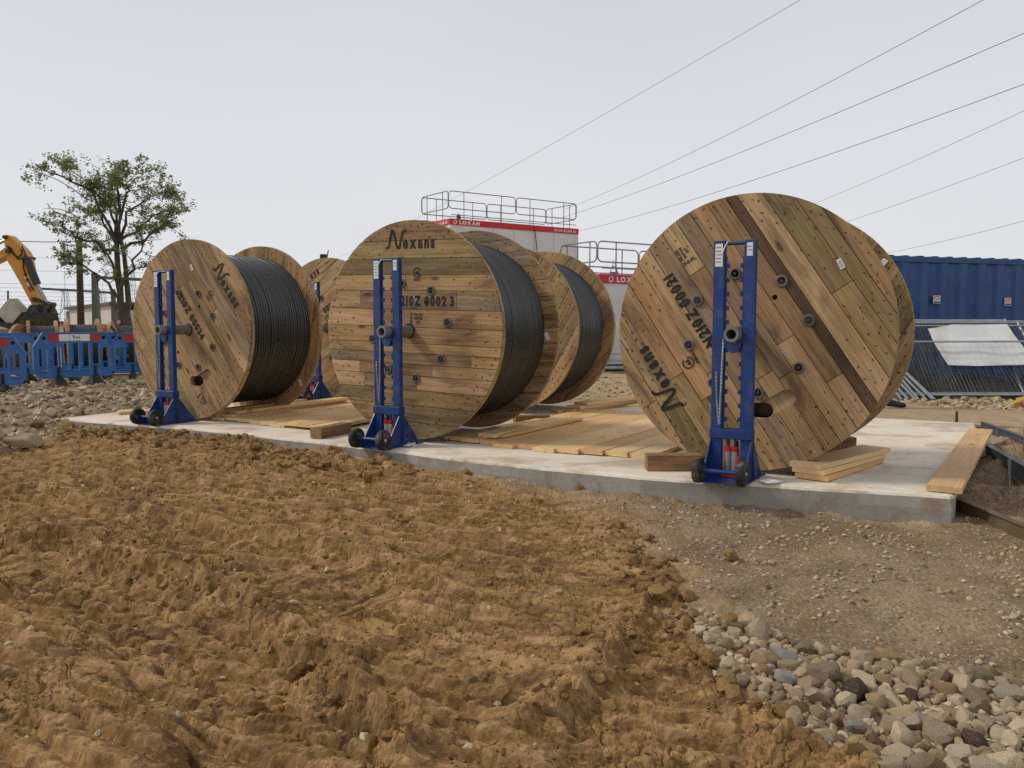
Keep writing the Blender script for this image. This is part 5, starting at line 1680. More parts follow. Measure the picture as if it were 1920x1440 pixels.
def cabin(label, o, L, W, levels, H, phone, rails_label, logo_x, RH=1.08):
    M = Matrix(((CD.x, CN.x, 0, o.x), (CD.y, CN.y, 0, o.y), (0, 0, 1, o.z), (0, 0, 0, 1)))
    t = thing("site_cabin", label, "site cabin", M)
    for l in range(levels):
        z = l * H
        mb = MB(); mb.box((L / 2, W / 2, z + 0.16 + (H - .40) / 2), (L - .04, W - .04, H - .40)); wl = mb.build("wall", M_CABIN, t)
        for x in np.arange(1.0, L - .3, 1.03):
            mb = MB(); mb.box((x, 0.0185, z + .16 + (H - .40) / 2), (0.018, 0.008, H - .42)); mb.build("panel_joint", M_GALV, wl)
        for x in (.06, L - .06):
            for y in (.06, W - .06):
                mb = MB(); mb.box((x, y, z + H / 2 - .03), (.12, .12, H - .30)); mb.build("corner_post", M_CABIN, t)
        mb = MB(); mb.box((L / 2, W / 2, z + .08), (L, W, .16)); mb.build("base_frame", M_RAIL if l == 0 else M_CABIN, t)
        mb = MB(); mb.box((L / 2, W / 2, z + H - .12), (L + .03, W + .03, .24), ch=.012); bd = mb.build("roof_band", M_BAND, t)
        if l == levels - 1:
            F = Matrix(((1, 0, 0, 0), (0, 0, -1, -0.0175), (0, 1, 0, z + H - .24), (0, 0, 0, 1)))
            mb = MB()
            write(mb, "LOXAM", logo_x + .33, .045, .19, F, .93, .009)
            mb.build("name_lettering", M_WHITE, bd)
            mb = MB()
            stroke(mb, [(logo_x + .13 + .065 * math.cos(a), .115 + .07 * math.sin(a)) for a in np.linspace(2.2, 7.9, 20)], .032, F, sub=1)
            mb.build("round_logo", M_WHITE, bd)
            if phone:
                mb = MB(); write(mb, phone, L - 1.32, .06, .145, F, 1.17, .004, track=.16); mb.build("phone_lettering", M_WHITE, bd)
                E_ = Matrix(((0, 0, -1, -0.0175), (-1, 0, 0, W), (0, 1, 0, z + H - .24), (0, 0, 0, 1)))
                mb = MB(); write(mb, phone, W - 1.35, .06, .145, E_, 1.17, .004, track=.16); mb.build("phone_lettering", M_WHITE, bd)
    # guard rails round the roof edge
    zt = levels * H
    t2 = thing("guard_rail", rails_label, "guard rail", M @ Matrix.Translation((0, 0, zt)))
    n = max(2, round(L / 2.9))
    for y in (0.12, W - 0.12):
        for k in range(n):
            rail_panel(t2, lambda a, b, y=y: Vector((a, y, b)), L * k / n + .02, L * (k + 1) / n - .02, RH * .38, RH)
    for x in (0.02, L - 0.02):
        rail_panel(t2, lambda a, b, x=x: Vector((x, a, b)), .16, W - .16, RH * .38, RH)
    for y in (0.05, W - .05):
        mb = MB(); mb.tube([(0.1, y, .16), (L - .1, y, .16)], .016, 6); mb.build("toe_rail", M_CABRAIL, t2, smooth=60)
    return t
cabin("two-storey white site cabin with red roof band, left of the lower cabin", Vector((-2.42, 32.6, -.12)), 6.45, 2.45, 2, 2.66, "01.64.42.60.53", "tall guard rails round the flat roof of the two-storey cabin", .10)
cabin("single-storey white site cabin seen between the rear and nearest reels", Vector((2.30, 21.75, -.12)), 6.0, 1.85, 1, 2.54, "", "guard rails on the roof of the single-storey cabin", .24, 0.86)
# loose cable down the wall of the tall cabin
mb = MB(); mb.tube([dp(1000, 424, 34.6), dp(1004, 440, 34.9), dp(1007, 470, 34.9), dp(1007, 520, 34.9)], .018, 6)
tag(mb.build("hanging_cable", M_CABLE, smooth=60), "thin black cable hanging down the two-storey cabin's wall", "cable")
# roof fittings
mb = MB(); p = dp(1151, 517, 22.6); mb.box((p.x, p.y, p.z + .05), (.22, .2, .10)); mb.tube([(p.x - .1, p.y, p.z + .08), (p.x, p.y, p.z + .42), (p.x + .1, p.y, p.z + .08)], .014, 6); mb.tube([(p.x - .06, p.y, p.z + .25), (p.x + .06, p.y, p.z + .25)], .012, 6)
tag(mb.build("roof_bracket", M_CABRAIL), "small A-shaped steel bracket on the single-storey cabin's roof", "bracket")
mb = MB(); p = dp(860, 411, 33.6); mb.box((p.x, p.y, p.z + .08), (.16, .16, .2), ch=.01); mb.tube([(p.x, p.y, p.z), (p.x, p.y, p.z + .25)], .012, 6)
tag(mb.build("roof_lamp", M_RAIL), "small dark lamp on the left corner of the two-storey cabin's roof", "lamp")
# white lower cladding and steps beside the single-storey cabin
mb = MB()
for k in range(3):
    p = dp(1150 + 0 * k, 690, 21.2)
    mb.box((p.x + .1, p.y + .18 * k, .0 + .17 * k), (.75, .26, .05), ch=.004)
mb.bar((p.x - .25, p.y - .1, -.10), (p.x - .25, p.y + .5, .42), .03, .12); mb.bar((p.x + .45, p.y - .1, -.10), (p.x + .45, p.y + .5, .42), .03, .12)
tag(mb.build("door_steps", M_GALV), "pale steel steps at the foot of the single-storey cabin", "steps")
# floodlight whose head shows over the half hidden reel
t = thing("floodlight_mast", "small black floodlight on a mast rising above the half hidden rear reel", "floodlight", Matrix.Translation(gp(612, 700, -.12)))
b0 = Vector(t.matrix_world.translation); tp = dp(612, 484, b0.y) - b0
mb = MB(); mb.tube([(0, 0, 0), (0, 0, tp.z)], .03, 8); mb.build("mast", M_GALV, t, smooth=60)
mb = MB(); mb.box((-.02, 0, tp.z + .03), (.17, .10, .13), ch=.01); mb.tube([(.06, 0, tp.z), (.10, 0, tp.z + .20)], .012, 6); mb.build("lamp_head", M_RUBBER, t)

# ------------------------------------------------------------------ left side: barriers, small drums, tree, excavator, substation
M_BARRIER = plain("blue_plastic", (0.032, 0.165, 0.45), 0.45, var=0.12, scale=3, dirt=(0.30, 0.30, 0.28), dirt_amt=0.28, dscale=4)
M_FOOT = plain("black_recycled_plastic", (0.022, 0.021, 0.020), 0.8, var=0.2, dirt=(0.15, 0.12, 0.09), dirt_amt=0.4, dscale=8)
def barrier(label, a, b, zb=0.09, H=0.86, band=True):
    """plastic chapter-style barrier from a to b (left to right end on the ground)"""
    a, b = Vector((*a, 0)), Vector((*b, 0))
    d = (b - a).normalized(); nr = Vector((d.y, -d.x, 0))        # nr points towards the camera side
    L = (b - a).length
    M = Matrix(((d.x, 0, nr.x, a.x), (d.y, 0, nr.y, a.y), (0, 1, 0, zb), (0, 0, 0, 1)))
    t = thing("plastic_barrier", label, "barrier", M, "blue plastic site barriers")
    c = 0.16
    out_ = [(0.03, 0.16), (0.12, 0.0), (L - 0.12, 0.0), (L - 0.03, 0.16), (L - 0.03, H - 0.27), (L - 0.20, H), (0.20, H), (0.03, H - 0.27)]
    n = 7
    slots = []
    x0, x1 = 0.10, L - 0.10
    wd = (x1 - x0) / n
    lows = (.12, .20, .13, .12, .13, .22, .14)
    for k in range(n):
        sa, sb = x0 + wd * k + .024, x0 + wd * (k + 1) - .024
        top = H - 0.20 if 0 < k < n - 1 else H - 0.30
        lo = lows[k]
        slots.append([(sa, lo), (sb, lo), (sb, top), (sa, top)])
    eyes = [circle(x, H - 0.11, 0.035, 10) for x in (0.235, L - 0.235)] if False else []
    mb = MB(); plate(mb, out_, slots + eyes, -0.014, 0.014)
    mb.build("panel", M_BARRIER, t)
    mb = MB()
    for z in (0.024,):
        for lp in [out_]:
            for p, q in zip(lp, lp[1:] + lp[:1]): mb.bar((p[0], p[1], 0), (q[0], q[1], 0), 0.026, 0.058, up=(0, 0, 1))
    mb.build("rim", M_BARRIER, t)
    for k, s in enumerate(slots):
        mb = MB(); mb.bar((s[0][0], s[0][1], 0.01), (s[1][0], s[1][1], 0.01), 0.022, 0.046, up=(0, 0, 1)); mb.build("slot_sill", M_BARRIER, t)
    for x in (0.22, L - 0.22):
        mb = MB(); mb.lathe([(0.034, 0.0225), (0.0, 0.0225)], 14, Matrix.Translation((x, H - .10, 0.0008))); mb.build("lifting_eye", M_FOOT, t)
    if band:
        cols = (M_RED, M_WHITE, None, M_WHITE, M_RED)
        bw = (L - .58) / 5
        for k, m in enumerate(cols):
            xa = .29 + bw * k
            mb = MB(); mb.box((xa + bw / 2, H - 0.095, 0.0235), (bw - .006, 0.135, 0.003))
            s = mb.build("reflector", m or M_WHITE, t)
            if m is None:
                F = Matrix.Translation((xa, H - .16, .0258))
                mb = MB(); quad(mb, .01, .008, bw - .016, .016, 0, F); write(mb, "T", .05, .045, .085, F, None, .004); write(mb, "mmm", .10, .055, .05, F, .09, .003)
                mb.build("blue_print", M_BLUE, s)
    for x in (0.46, L - 0.40):
        mb = MB(); mb.box((x, 0.10, 0.026), (0.05, 0.20, 0.012), ch=.002); mb.build("foot_socket", M_FOOT, t)
        mb = MB()
        zf = -zb - 0.115
        w0, w1 = .085, .035
        mb.add([(x - w0, zf, .30), (x + w0, zf, .30), (x + w0, zf, -.30), (x - w0, zf, -.30), (x - w1, .03, .055), (x + w1, .03, .055), (x + w1, .03, -.055), (x - w1, .03, -.055), (x - w0, zf + .05, .30), (x + w0, zf + .05, .30), (x + w0, zf + .05, -.30), (x - w0, zf + .05, -.30)],
               [(0, 3, 2, 1), (4, 5, 6, 7), (8, 9, 5, 4), (9, 10, 6, 5), (10, 11, 7, 6), (11, 8, 4, 7), (0, 1, 9, 8), (1, 2, 10, 9), (2, 3, 11, 10), (3, 0, 8, 11)])
        mb.build("foot", M_FOOT, t)
    for y in (0.34, 0.56):
        mb = MB(); mb.box((L + 0.02, y, 0), (.12, .07, .05), ch=.005); mb.build("hook", M_BARRIER, t)
    return t
barrier("blue barrier cut by the left picture edge, one red reflector in view", (-10.35, 14.55), (-8.86, 15.10), zb=0.02)
barrier("blue barrier with full red and white band and blue printed middle field", (-9.15, 15.75), (-8.12, 16.90), zb=0.09)
barrier("blue barrier with chalky scuffed base, partly behind the left front reel", (-8.84, 18.15), (-7.35, 18.9), zb=0.05)
barrier("blue barrier of the rear row, behind the left edge one", (-11.3, 17.2), (-9.85, 17.55), zb=0.06, band=False)
barrier("blue barrier of the rear row, seen through the fully banded one", (-9.95, 17.7), (-8.75, 18.65), zb=0.06, band=False)
mb = MB(); mb.box((-9.05, 15.01, 0.20), (0.14, 0.03, 0.045), Matrix.Rotation(0.35, 4, 'Z'), ch=.005)

# small cable drums behind the barriers
M_DRUMCABLE = plain("grey_cable", (0.085, 0.087, 0.095), 0.55, var=0.15)
def drum(label, a, b, z, rad, rcab, caps=(1, 1)):
    a, b = Vector((*a, z)), Vector((*b, z))
    d = (b - a).normalized(); e = Vector((d.y, -d.x, 0))
    L = (b - a).length
    M = Matrix(((e.x, 0, d.x, a.x), (e.y, 0, d.y, a.y), (0, 1, 0, z), (0, 0, 0, 1)))
    t = thing("cable_drum", label, "cable drum", M, "small wooden cable drums behind the barriers")
    for k in (0, 1):
        if not caps[k]: continue
        zz = k * L
        fl = None
        for i in range(9):
            y0, y1 = -rad + 2 * rad * i / 9, -rad + 2 * rad * (i + 1) / 9
            p = clip(clip(circle(0, 0, rad, 40), 0, 1, y1 - .004), 0, -1, -(y0 + .004))
            mb = MB(); mb.prism(p, zz - .03, zz + .03)
            o = mb.build("plank", M_WOOD, t, color=jit(random.choice((TAN, LTAN, ORANGE))))
    prof = []
    n = 30
    for i in range(n):
        z0 = .035 + (L - .07) * i / n; p_ = (L - .07) / n
        prof += [(rcab - .010, z0), (rcab, z0 + p_ * .25), (rcab, z0 + p_ * .75), (rcab - .010, z0 + p_)]
    mb = MB(); mb.lathe(prof, 40); mb.build("wound_cable", M_DRUMCABLE, t, smooth=30)
    return t
def drum_px(label, xa, xb, ytop, Ya, Yb, rad, caps=(1, 1)):
    A, B_ = dp(xa, ytop, Ya), dp(xb, ytop, Yb)
    drum(label, (A.x, A.y), (B_.x, B_.y), -.12 + rad, rad, rad * .80, caps)
drum_px("small drum cut by the left picture edge, its right flange by the bucket", -70, 36, 606, 19.4, 19.5, .62)
drum_px("small drum under the excavator bucket, right of the edge drum", 52, 104, 600, 19.5, 19.8, .66)
drum_px("small drum right of the bucket, before the wooden pole", 124, 182, 600, 19.6, 19.95, .68)
drum_px("small drum standing left of the tree's foot", 193, 203, 606, 20.4, 20.5, .62)
drum_px("small dark drum at the tree's foot beside the left front reel", 208, 262, 606, 20.5, 20.7, .66)

# tree
M_BARK = plain("grey_brown_bark", (0.110, 0.088, 0.060), 0.95, var=0.3, scale=9, dirt=(0.13, 0.12, 0.06), dirt_amt=0.5, dscale=3, bump=0.6)
def leaf_mat():
    g = NG("young_leaf")
    at = g.n("Attribute", attribute_name="tint")
    c = g.ramp(at.outputs['Fac'], (0.0, (0.13, 0.17, 0.06)), (0.6, (0.20, 0.245, 0.09)), (1.0, (0.30, 0.33, 0.15)))
    m_ = g.fin(c, 0.55, 0, 0.3)
    tl = g.n("BsdfTranslucent"); g.l(c, tl.inputs[0])
    ms = g.n("MixShader"); ms.inputs[0].default_value = 0.45
    g.l(g.b.outputs[0], ms.inputs[1]); g.l(tl.outputs[0], ms.inputs[2]); g.l(ms.outputs[0], g.o.inputs[0])
    return m_
M_LEAF = leaf_mat()
def tree():
    D = 23.0
    base = dp(241, 690, D); base.z = -.15
    t = thing("tree", "small spreading tree with sparse young leaves behind the barriers", "tree", Matrix.Translation(base))
    rt = random.Random(5)
    P = lambda x, y, dy=0.0: dp(x, y, D) + Vector((0, dy, 0)) - base
    trunk, br, tips = MB(), MB(), []
    trunk.tube([Vector((0.08, 0, 0)), P(241, 660), P(238, 630), P(233, 605), P(230, 585)], [.30, .25, .22, .20, .19], 10)
    trunk.tube([P(231, 600), P(226, 570), P(225, 540), P(221, 505), P(219, 470), P(219, 445)], [.14, .100, .09, .08, .075, .07], 8)
    trunk.tube([P(232, 598), P(238, 568, .1), P(235, 540, .12), P(233, 510, .1), P(230, 480, .1), P(225, 452, .06)], [.13, .085, .075, .065, .06, .05], 8)
    trunk.build("trunk", M_BARK, t, smooth=60)
    def grow(p, d, L, r, depth):
        n = 5
        pts, q = [p.copy()], d.copy()
        for i in range(n):
            q = (q + Vector((rt.gauss(0, .13), rt.gauss(0, .13), rt.gauss(0.02, .10)))).normalized()
            pts.append(pts[-1] + q * L / n)
        br.tube(pts, [r * (1 - .7 * i / n) for i in range(n + 1)], 5 if depth < 2 else 3, cap=False)
        if depth >= 2: tips.append(pts)
        if depth < 4:
            for i in range(1, n + 1):
                m = (2 if depth < 2 else 1) if i > 1 or depth else 1
                for _ in range(m):
                    if rt.random() < (.62 if depth < 3 else .32):
                        ax = Vector((rt.gauss(0, 1), rt.gauss(0, 1), rt.gauss(0.10, .65))).normalized()
                        nd = (q * .75 + ax * .75).normalized()
                        nd.z *= .75
                        grow(pts[i], nd.normalized(), L * rt.uniform(.38, .62), r * (1 - .6 * i / n) * .55, depth + 1)
    limbs = [((219, 470), (168, 452), (132, 428), -.3), ((220, 460), (180, 412), (142, 372), .5), ((219, 450), (205, 385), (172, 342), -.2), ((219, 446), (216, 385), (200, 330), .4), ((222, 446), (235, 390), (245, 338), -.5), ((223, 450), (265, 420), (318, 398), .1),
             ((228, 470), (275, 435), (300, 360), .7), ((222, 448), (250, 370), (290, 348), -.8), ((224, 540), (195, 480), (150, 460), .6), ((236, 540), (262, 490), (300, 450), -.4), ((226, 560), (200, 520), (165, 490), -.5), ((219, 455), (190, 360), (140, 335), -.9), ((222, 450), (225, 400), (262, 340), .9)]
    for a, m, e, dy in limbs:
        A, Mm, E_ = P(*a), P(*m, dy * .6), P(*e, dy * 1.6)
        pts = [A.lerp(Mm, u) * 1.0 + Vector((rt.gauss(0, .04), rt.gauss(0, .04), rt.gauss(0, .04))) for u in (0, .35, .7)] + [Mm.lerp(E_, u) + Vector((rt.gauss(0, .05), rt.gauss(0, .05), rt.gauss(0, .05))) for u in (0, .33, .66, 1)]
        br.tube(pts, [.048, .042, .036, .030, .024, .016, .008], 6, cap=False)
        for i in range(2, 7):
            for _ in range(1 if i < 4 else 2):
                d = (pts[i] - pts[i - 1]).normalized()
                ax = Vector((rt.gauss(0, 1), rt.gauss(0, 1), rt.gauss(.15, .5))).normalized()
                grow(pts[i], (d * .7 + ax * .8).normalized(), rt.uniform(.36, .68), .013, 1)
    # long wayward shoots
    for a, e in (((165, 375), (55, 318)), ((300, 400), (372, 394)), ((150, 410), (80, 392)), ((165, 480), (120, 520)), ((290, 440), (330, 425))):
        A, E_ = P(*a), P(*e)
        pts = [A.lerp(E_, u) + Vector((0, 0, .12 * math.sin(u * 3.1))) for u in (0, .25, .5, .75, 1)]
        br.tube(pts, [.016, .013, .010, .007, .004], 4, cap=False); tips.append(pts)
    br.build("branches", M_BARK, t, smooth=60)
    V, F, T = [], [], []
    for pts in tips:
        for i in range(1, len(pts)):
            for _ in range(2):
                if rt.random() < .88: continue
                c0 = pts[i - 1].lerp(pts[i], rt.random())
                tint = rt.random()
                for _k in range(rt.choice((1, 2, 3))):
                    c = c0 + Vector((rt.gauss(0, .035), rt.gauss(0, .035), rt.gauss(0, .035)))
                    u = Vector((rt.gauss(0, 1), rt.gauss(0, 1), rt.gauss(0, .7))).normalized()
                    w_ = u.cross(Vector((rt.gauss(0, 1), rt.gauss(0, 1), rt.gauss(0, 1)))).normalized()
                    l, wd = rt.uniform(.026, .046), rt.uniform(.016, .026)
                    b = len(V)
                    V += [c - u * l, c + w_ * wd, c + u * l, c - w_ * wd]; F.append((b, b + 1, b + 2, b + 3)); T += [min(1, max(0, tint + rt.gauss(0, .15)))] * 4
    me = bpy.data.meshes.new("foliage"); me.from_pydata([tuple(v) for v in V], [], F)
    at = me.attributes.new('tint', 'FLOAT', 'POINT'); at.data.foreach_set('value', T); me.materials.append(M_LEAF)
    link("foliage", me, t, kind='stuff')
    # pale sawn knot on the trunk
    k = P(231, 604); mb = MB(); mb.lathe([(.055, 0), (.05, .02), (0, .022)], 12, Matrix.Translation(k + Vector((0, -.27, 0))) @ Matrix.Rotation(math.pi / 2, 4, 'X')); mb.build("sawn_knot", M_PINE, t, color=(.62, .5, .32))
    return len(F)
tree()

# excavator arm with its bucket and the concrete block in it
M_EXC = plain("excavator_orange", (0.70, 0.315, 0.028), 0.4, var=0.1, scale=2, dirt=(0.25, 0.17, 0.08), dirt_amt=0.35, dscale=4)
M_BUCKET = plain("worn_black_bucket", (0.040, 0.040, 0.034), 0.65, 0.2, var=0.3, dirt=(0.14, 0.125, 0.085), dirt_amt=0.6, dscale=3, bump=0.3)
M_HYD = plain("dark_hydraulic_steel", (0.050, 0.052, 0.055), 0.45, 0.3, var=0.1)
M_CHROME = plain("chrome_rod", (0.40, 0.41, 0.42), 0.2, 0.9, var=0.05)
def excavator():
    D = 26.0
    o = dp(20, 560, D); o.z = -.12
    t = thing("excavator", "orange excavator reaching in from the left, concrete block in its bucket", "excavator", Matrix.Translation(o))
    def P(x, y, dy=0.0): return dp(x, y, D) + Vector((0, dy, 0)) - o
    def side(poly, w0, name, mat, par=t, dy=0.0):
        pv = [P(*p) for p in poly]
        n = len(pv)
        vs = [p + Vector((0, -w0 / 2 + dy, 0)) for p in pv] + [p + Vector((0, w0 / 2 + dy, 0)) for p in pv]
        mb = MB(); mb.add(vs, [tuple(range(n)), tuple(range(n, 2 * n))[::-1]] + [(i, (i + 1) % n, n + (i + 1) % n, n + i) for i in range(n)])
        return mb.build(name, mat, par)
    side([(13, 444), (18, 441), (24, 443), (40, 459), (52, 471), (57, 481), (62, 505), (70, 540), (79, 570), (76, 575), (68, 576), (60, 561), (45, 533), (28, 503), (16, 484), (20, 470), (15, 462)], .34, "stick", M_EXC)
    bm_ = side([(-190, 560), (-120, 520), (-60, 500), (0, 478), (20, 463), (26, 469), (25, 477), (0, 491), (-55, 517), (-110, 545), (-180, 590)], .42, "boom", M_EXC)
    mb = MB()
    for x, y, r in ((23, 472, .07), (17, 446, .06), (55, 484, .06), (71, 562, .07), (94, 570, .06)): mb.tube([P(x, y, -.26), P(x, y, .26)], r, 12)
    mb.build("pivot_pin", M_HYD, t, smooth=50, kind='stuff')
    mb = MB(); mb.tube([P(56, 487, -.12), P(63, 507, -.12), P(74, 533, -.12)], .115, 12); cy = mb.build("bucket_cylinder", M_HYD, t, smooth=50)
    mb = MB(); mb.tube([P(74, 533, -.12), P(92, 568, -.12)], .05, 10); mb.build("piston_rod", M_CHROME, cy, smooth=50)
    mb = MB(); mb.tube([P(14, 449, .0), P(-60, 482, .0)], .05, 10); mb.build("stick_cylinder", M_CHROME, t, smooth=50)
    # linkage
    mb = MB(); mb.bar(P(95, 569, -.2), P(86, 588, -.2), .08, .2, up=(0, 1, 0)); mb.bar(P(95, 569, .2), P(86, 588, .2), .08, .2, up=(0, 1, 0)); mb.bar(P(94, 570, -.2), P(71, 562, -.2), .06, .10, up=(0, 1, 0)); mb.bar(P(94, 570, .2), P(71, 562, .2), .06, .10, up=(0, 1, 0))
    mb.build("bucket_link", M_HYD, t)
    # hoses
    for k, pts in enumerate(([(20, 462), (27, 466), (33, 478), (42, 483), (48, 477), (46, 468)], [(22, 465), (31, 476), (41, 487), (52, 484), (55, 477), (48, 462)], [(50, 484), (51, 505), (57, 522), (62, 532), (70, 545)], [(56, 490), (61, 497), (61, 488)], [(68, 560), (80, 561), (88, 566), (94, 572)])):
        mb = MB(); mb.tube([P(x, y, -.20) for x, y in pts], .022, 6); mb.build("hose", M_RUBBER, t, smooth=60)
    # warning stripes
    for k, q in enumerate(([(49, 514), (55, 512), (58, 517), (51, 519)], [(51, 519), (58, 517), (60, 523), (53, 524)], [(53, 524), (60, 523), (62, 530), (55, 530)], [(55, 530), (62, 530), (64, 538), (57, 536)], [(57, 536), (64, 538), (66, 549), (60, 546)])):
        pv = [P(*p, -.174) for p in q]
        mb = MB(); mb.add(pv + [p + Vector((0, .004, 0)) for p in pv], [(0, 1, 2, 3), (7, 6, 5, 4), (0, 4, 5, 1), (1, 5, 6, 2), (2, 6, 7, 3), (3, 7, 4, 0)]); mb.build("warning_stripe", M_RED if k % 2 == 0 else M_WHITE, t)
    mb = MB(); pv = [P(*p, -.214) for p in ((6, 486), (9, 478), (15, 481))]; mb.add(pv + [p + Vector((0, .003, 0)) for p in pv], [(0, 1, 2), (5, 4, 3), (0, 3, 4, 1), (1, 4, 5, 2), (2, 5, 3, 0)]); mb.build("warning_triangle", M_YEL, t)
    # bucket: a curved shell open to the upper left
    prof = [(2, 590), (12, 603), (24, 612), (42, 617), (60, 618), (76, 614), (86, 603), (89, 588), (84, 578), (76, 574)]
    W = 1.25
    vs, fs = [], []
    for dy in (-W / 2, W / 2): vs += [P(x, y, dy) for x, y in prof]
    n = len(prof)
    inn = [P(x + (45 - x) * .05, y - 2.2, dy) for dy in (-W / 2 + .03, W / 2 - .03) for x, y in prof]
    vs += inn
    for i in range(n - 1):
        fs += [(i, i + 1, n + i + 1, n + i), (2 * n + i, 3 * n + i, 3 * n + i + 1, 2 * n + i + 1)]
    mb = MB(); mb.add(vs, fs)
    for dy in (-W / 2, W / 2 - .03):
        q = [P(x, y, dy) for x, y in prof] + [P(66, 598, dy), P(50, 606, dy), P(28, 605, dy)]
        q2 = [p + Vector((0, .03, 0)) for p in q]
        m = len(q)
        mb.add(q + q2, [tuple(range(m)), tuple(range(m, 2 * m))[::-1]] + [(i, (i + 1) % m, m + (i + 1) % m, m + i) for i in range(m)])
    bk = mb.build("bucket", M_BUCKET, t)
    for k in range(5):
        y = -W / 2 + .08 + k * (W - .16) / 4
        mb = MB(); mb.bar(P(10, 600, y), P(-3, 587, y), .09, .07, ch=.01); mb.build("bucket_tooth", M_BUCKET, bk)
    # rest of the machine, out of view on the left
    for dy in (-1.1, 1.1):
        mb = MB(); mb.box(P(-330, 640, dy) + Vector((0, 0, .1)), (3.6, .55, .9), ch=.2); mb.build("track", M_RUBBER, t)
    mb = MB(); mb.box(P(-330, 590) + Vector((0, 0, .2)), (3.0, 2.4, 1.1), ch=.1); mb.build("upper_body", M_EXC, t)
    mb = MB(); mb.box(P(-300, 530, -.6) + Vector((0, 0, .2)), (1.5, 1.0, 1.6), ch=.1); mb.build("cab", M_HYD, t)
    # block lying in the bucket
    c = P(29, 590) + o
    ax = (P(56, 583) - P(33, 561)).normalized(); up = Vector((-ax.z * -1, 0, ax.x)); up = Vector((0, 1, 0)).cross(ax) * -1
    if up.z < 0: up = -up
    M = Matrix(((ax.x, 0, up.x, c.x), (0, 1, 0, c.y), (ax.z, 0, up.z, c.z), (0, 0, 0, 1)))
    q = [P(-1, 583), P(13, 584), P(33, 561), P(57, 586), P(50, 603), P(26, 606)]
    mb = MB()
    dep = Vector((-.10, .9, .06))
    f = [P(12, 587, -.5), P(34, 561, -.5), P(58, 586, -.5), P(36, 612, -.5)]
    bvec = P(22, 560, .35) - P(34, 561, -.5)
    sh = Vector((-.22, .85, .04))
    vs = f + [p + sh for p in f]
    mb.add(vs, [(0, 1, 2, 3), (7, 6, 5, 4), (0, 4, 5, 1), (1, 5, 6, 2), (2, 6, 7, 3), (3, 7, 4, 0)])
    b_ = mb.build("concrete_block", M_CONC_BLOCK, None, Matrix.Translation(o))
    tag(b_, "pale concrete block tilted in the excavator's bucket", "concrete block")
excavator()

# wooden pole, steel portal, buildings
M_POLE = plain("tarred_pole_wood", (0.085, 0.058, 0.040), 0.85, var=0.25, scale=5)
M_PORTAL = plain("grey_green_steel", (0.105, 0.118, 0.115), 0.55, 0.2, var=0.12)
p = dp(152, 640, 30.0)
tq = thing("utility_pole", "brown wooden utility pole left of the tree", "utility pole", Matrix.Translation((p.x, 30.0, -.15)))
top = dp(148, 450, 30.0) - Vector((p.x, 30.0, -.15))
mb = MB(); mb.tube([(0, 0, 0), top], [.135, .10], 12); mb.build("pole_shaft", M_POLE, tq, smooth=50)
mb = MB(); mb.bar(top + Vector((-.14, 0, -.06)), top + Vector((.10, 0, -.06)), .06, .06); mb.tube([top + Vector((-.12, 0, -.03)), top + Vector((-.12, 0, .10))], .03, 8); mb.build("insulator", M_RUBBER, tq)
def portal():
    D = 40.0
    o = dp(184, 640, D); o.z = -.15
    t = thing("steel_portal", "dark grey steel portal frame of the substation beside the tree", "portal frame", Matrix.Translation(o))
    P = lambda x, y, dy=0: dp(x, y, D + dy) - o
    def post(x0, y0, x1, w0, w1, dy, nm="column"):
        a, b = P(x0, y0, dy), P(x1, 640, dy)
        mb = MB(); wa, wb = w0 * D / FPX / 2, w1 * D / FPX / 2
        vs = [a + Vector((i * wa, j * wa, 0)) for i in (-1, 1) for j in (-1, 1)] + [b + Vector((i * wb, j * wb, 0)) for i in (-1, 1) for j in (-1, 1)]
        mb.add(vs, [(0, 2, 3, 1), (4, 5, 7, 6), (0, 1, 5, 4), (1, 3, 7, 5), (3, 2, 6, 7), (2, 0, 4, 6)])
        return mb.build(nm, M_PORTAL, t)
    post(177, 512, 183, 8, 13, 0)
    post(212, 542, 215, 7, 9, 6)
    mb = MB(); mb.bar(P(180, 520), P(300, 526, 3), .22, .14); mb.build("beam", M_PORTAL, t)
    mb = MB(); mb.bar(P(72, 541, 2), P(216, 549, 6), .2, .11); mb.build("beam", M_PORTAL, t)
    for a, b in (((181, 528), (186, 521)), ((206, 548), (212, 552))):
        mb = MB(); mb.bar(P(*a), P(*b), .14, .12); mb.build("haunch", M_PORTAL, t)
    return t
portal()
M_PANEL = plain("pale_concrete_panel", (0.62, 0.575, 0.54), 0.8, var=0.06, scale=1.0, dirt=(0.45, 0.42, 0.38), dirt_amt=0.4, dscale=.8)
M_ROOFD = plain("dark_roof_edge", (0.10, 0.09, 0.085), 0.7, var=0.1)
M_GREYWALL = plain("grey_blue_cladding", (0.30, 0.33, 0.36), 0.6, var=0.06)
M_CREAM = plain("cream_render", (0.68, 0.56, 0.41), 0.85, var=0.05)
M_TILE = plain("red_brown_roof", (0.26, 0.085, 0.065), 0.8, var=0.15)
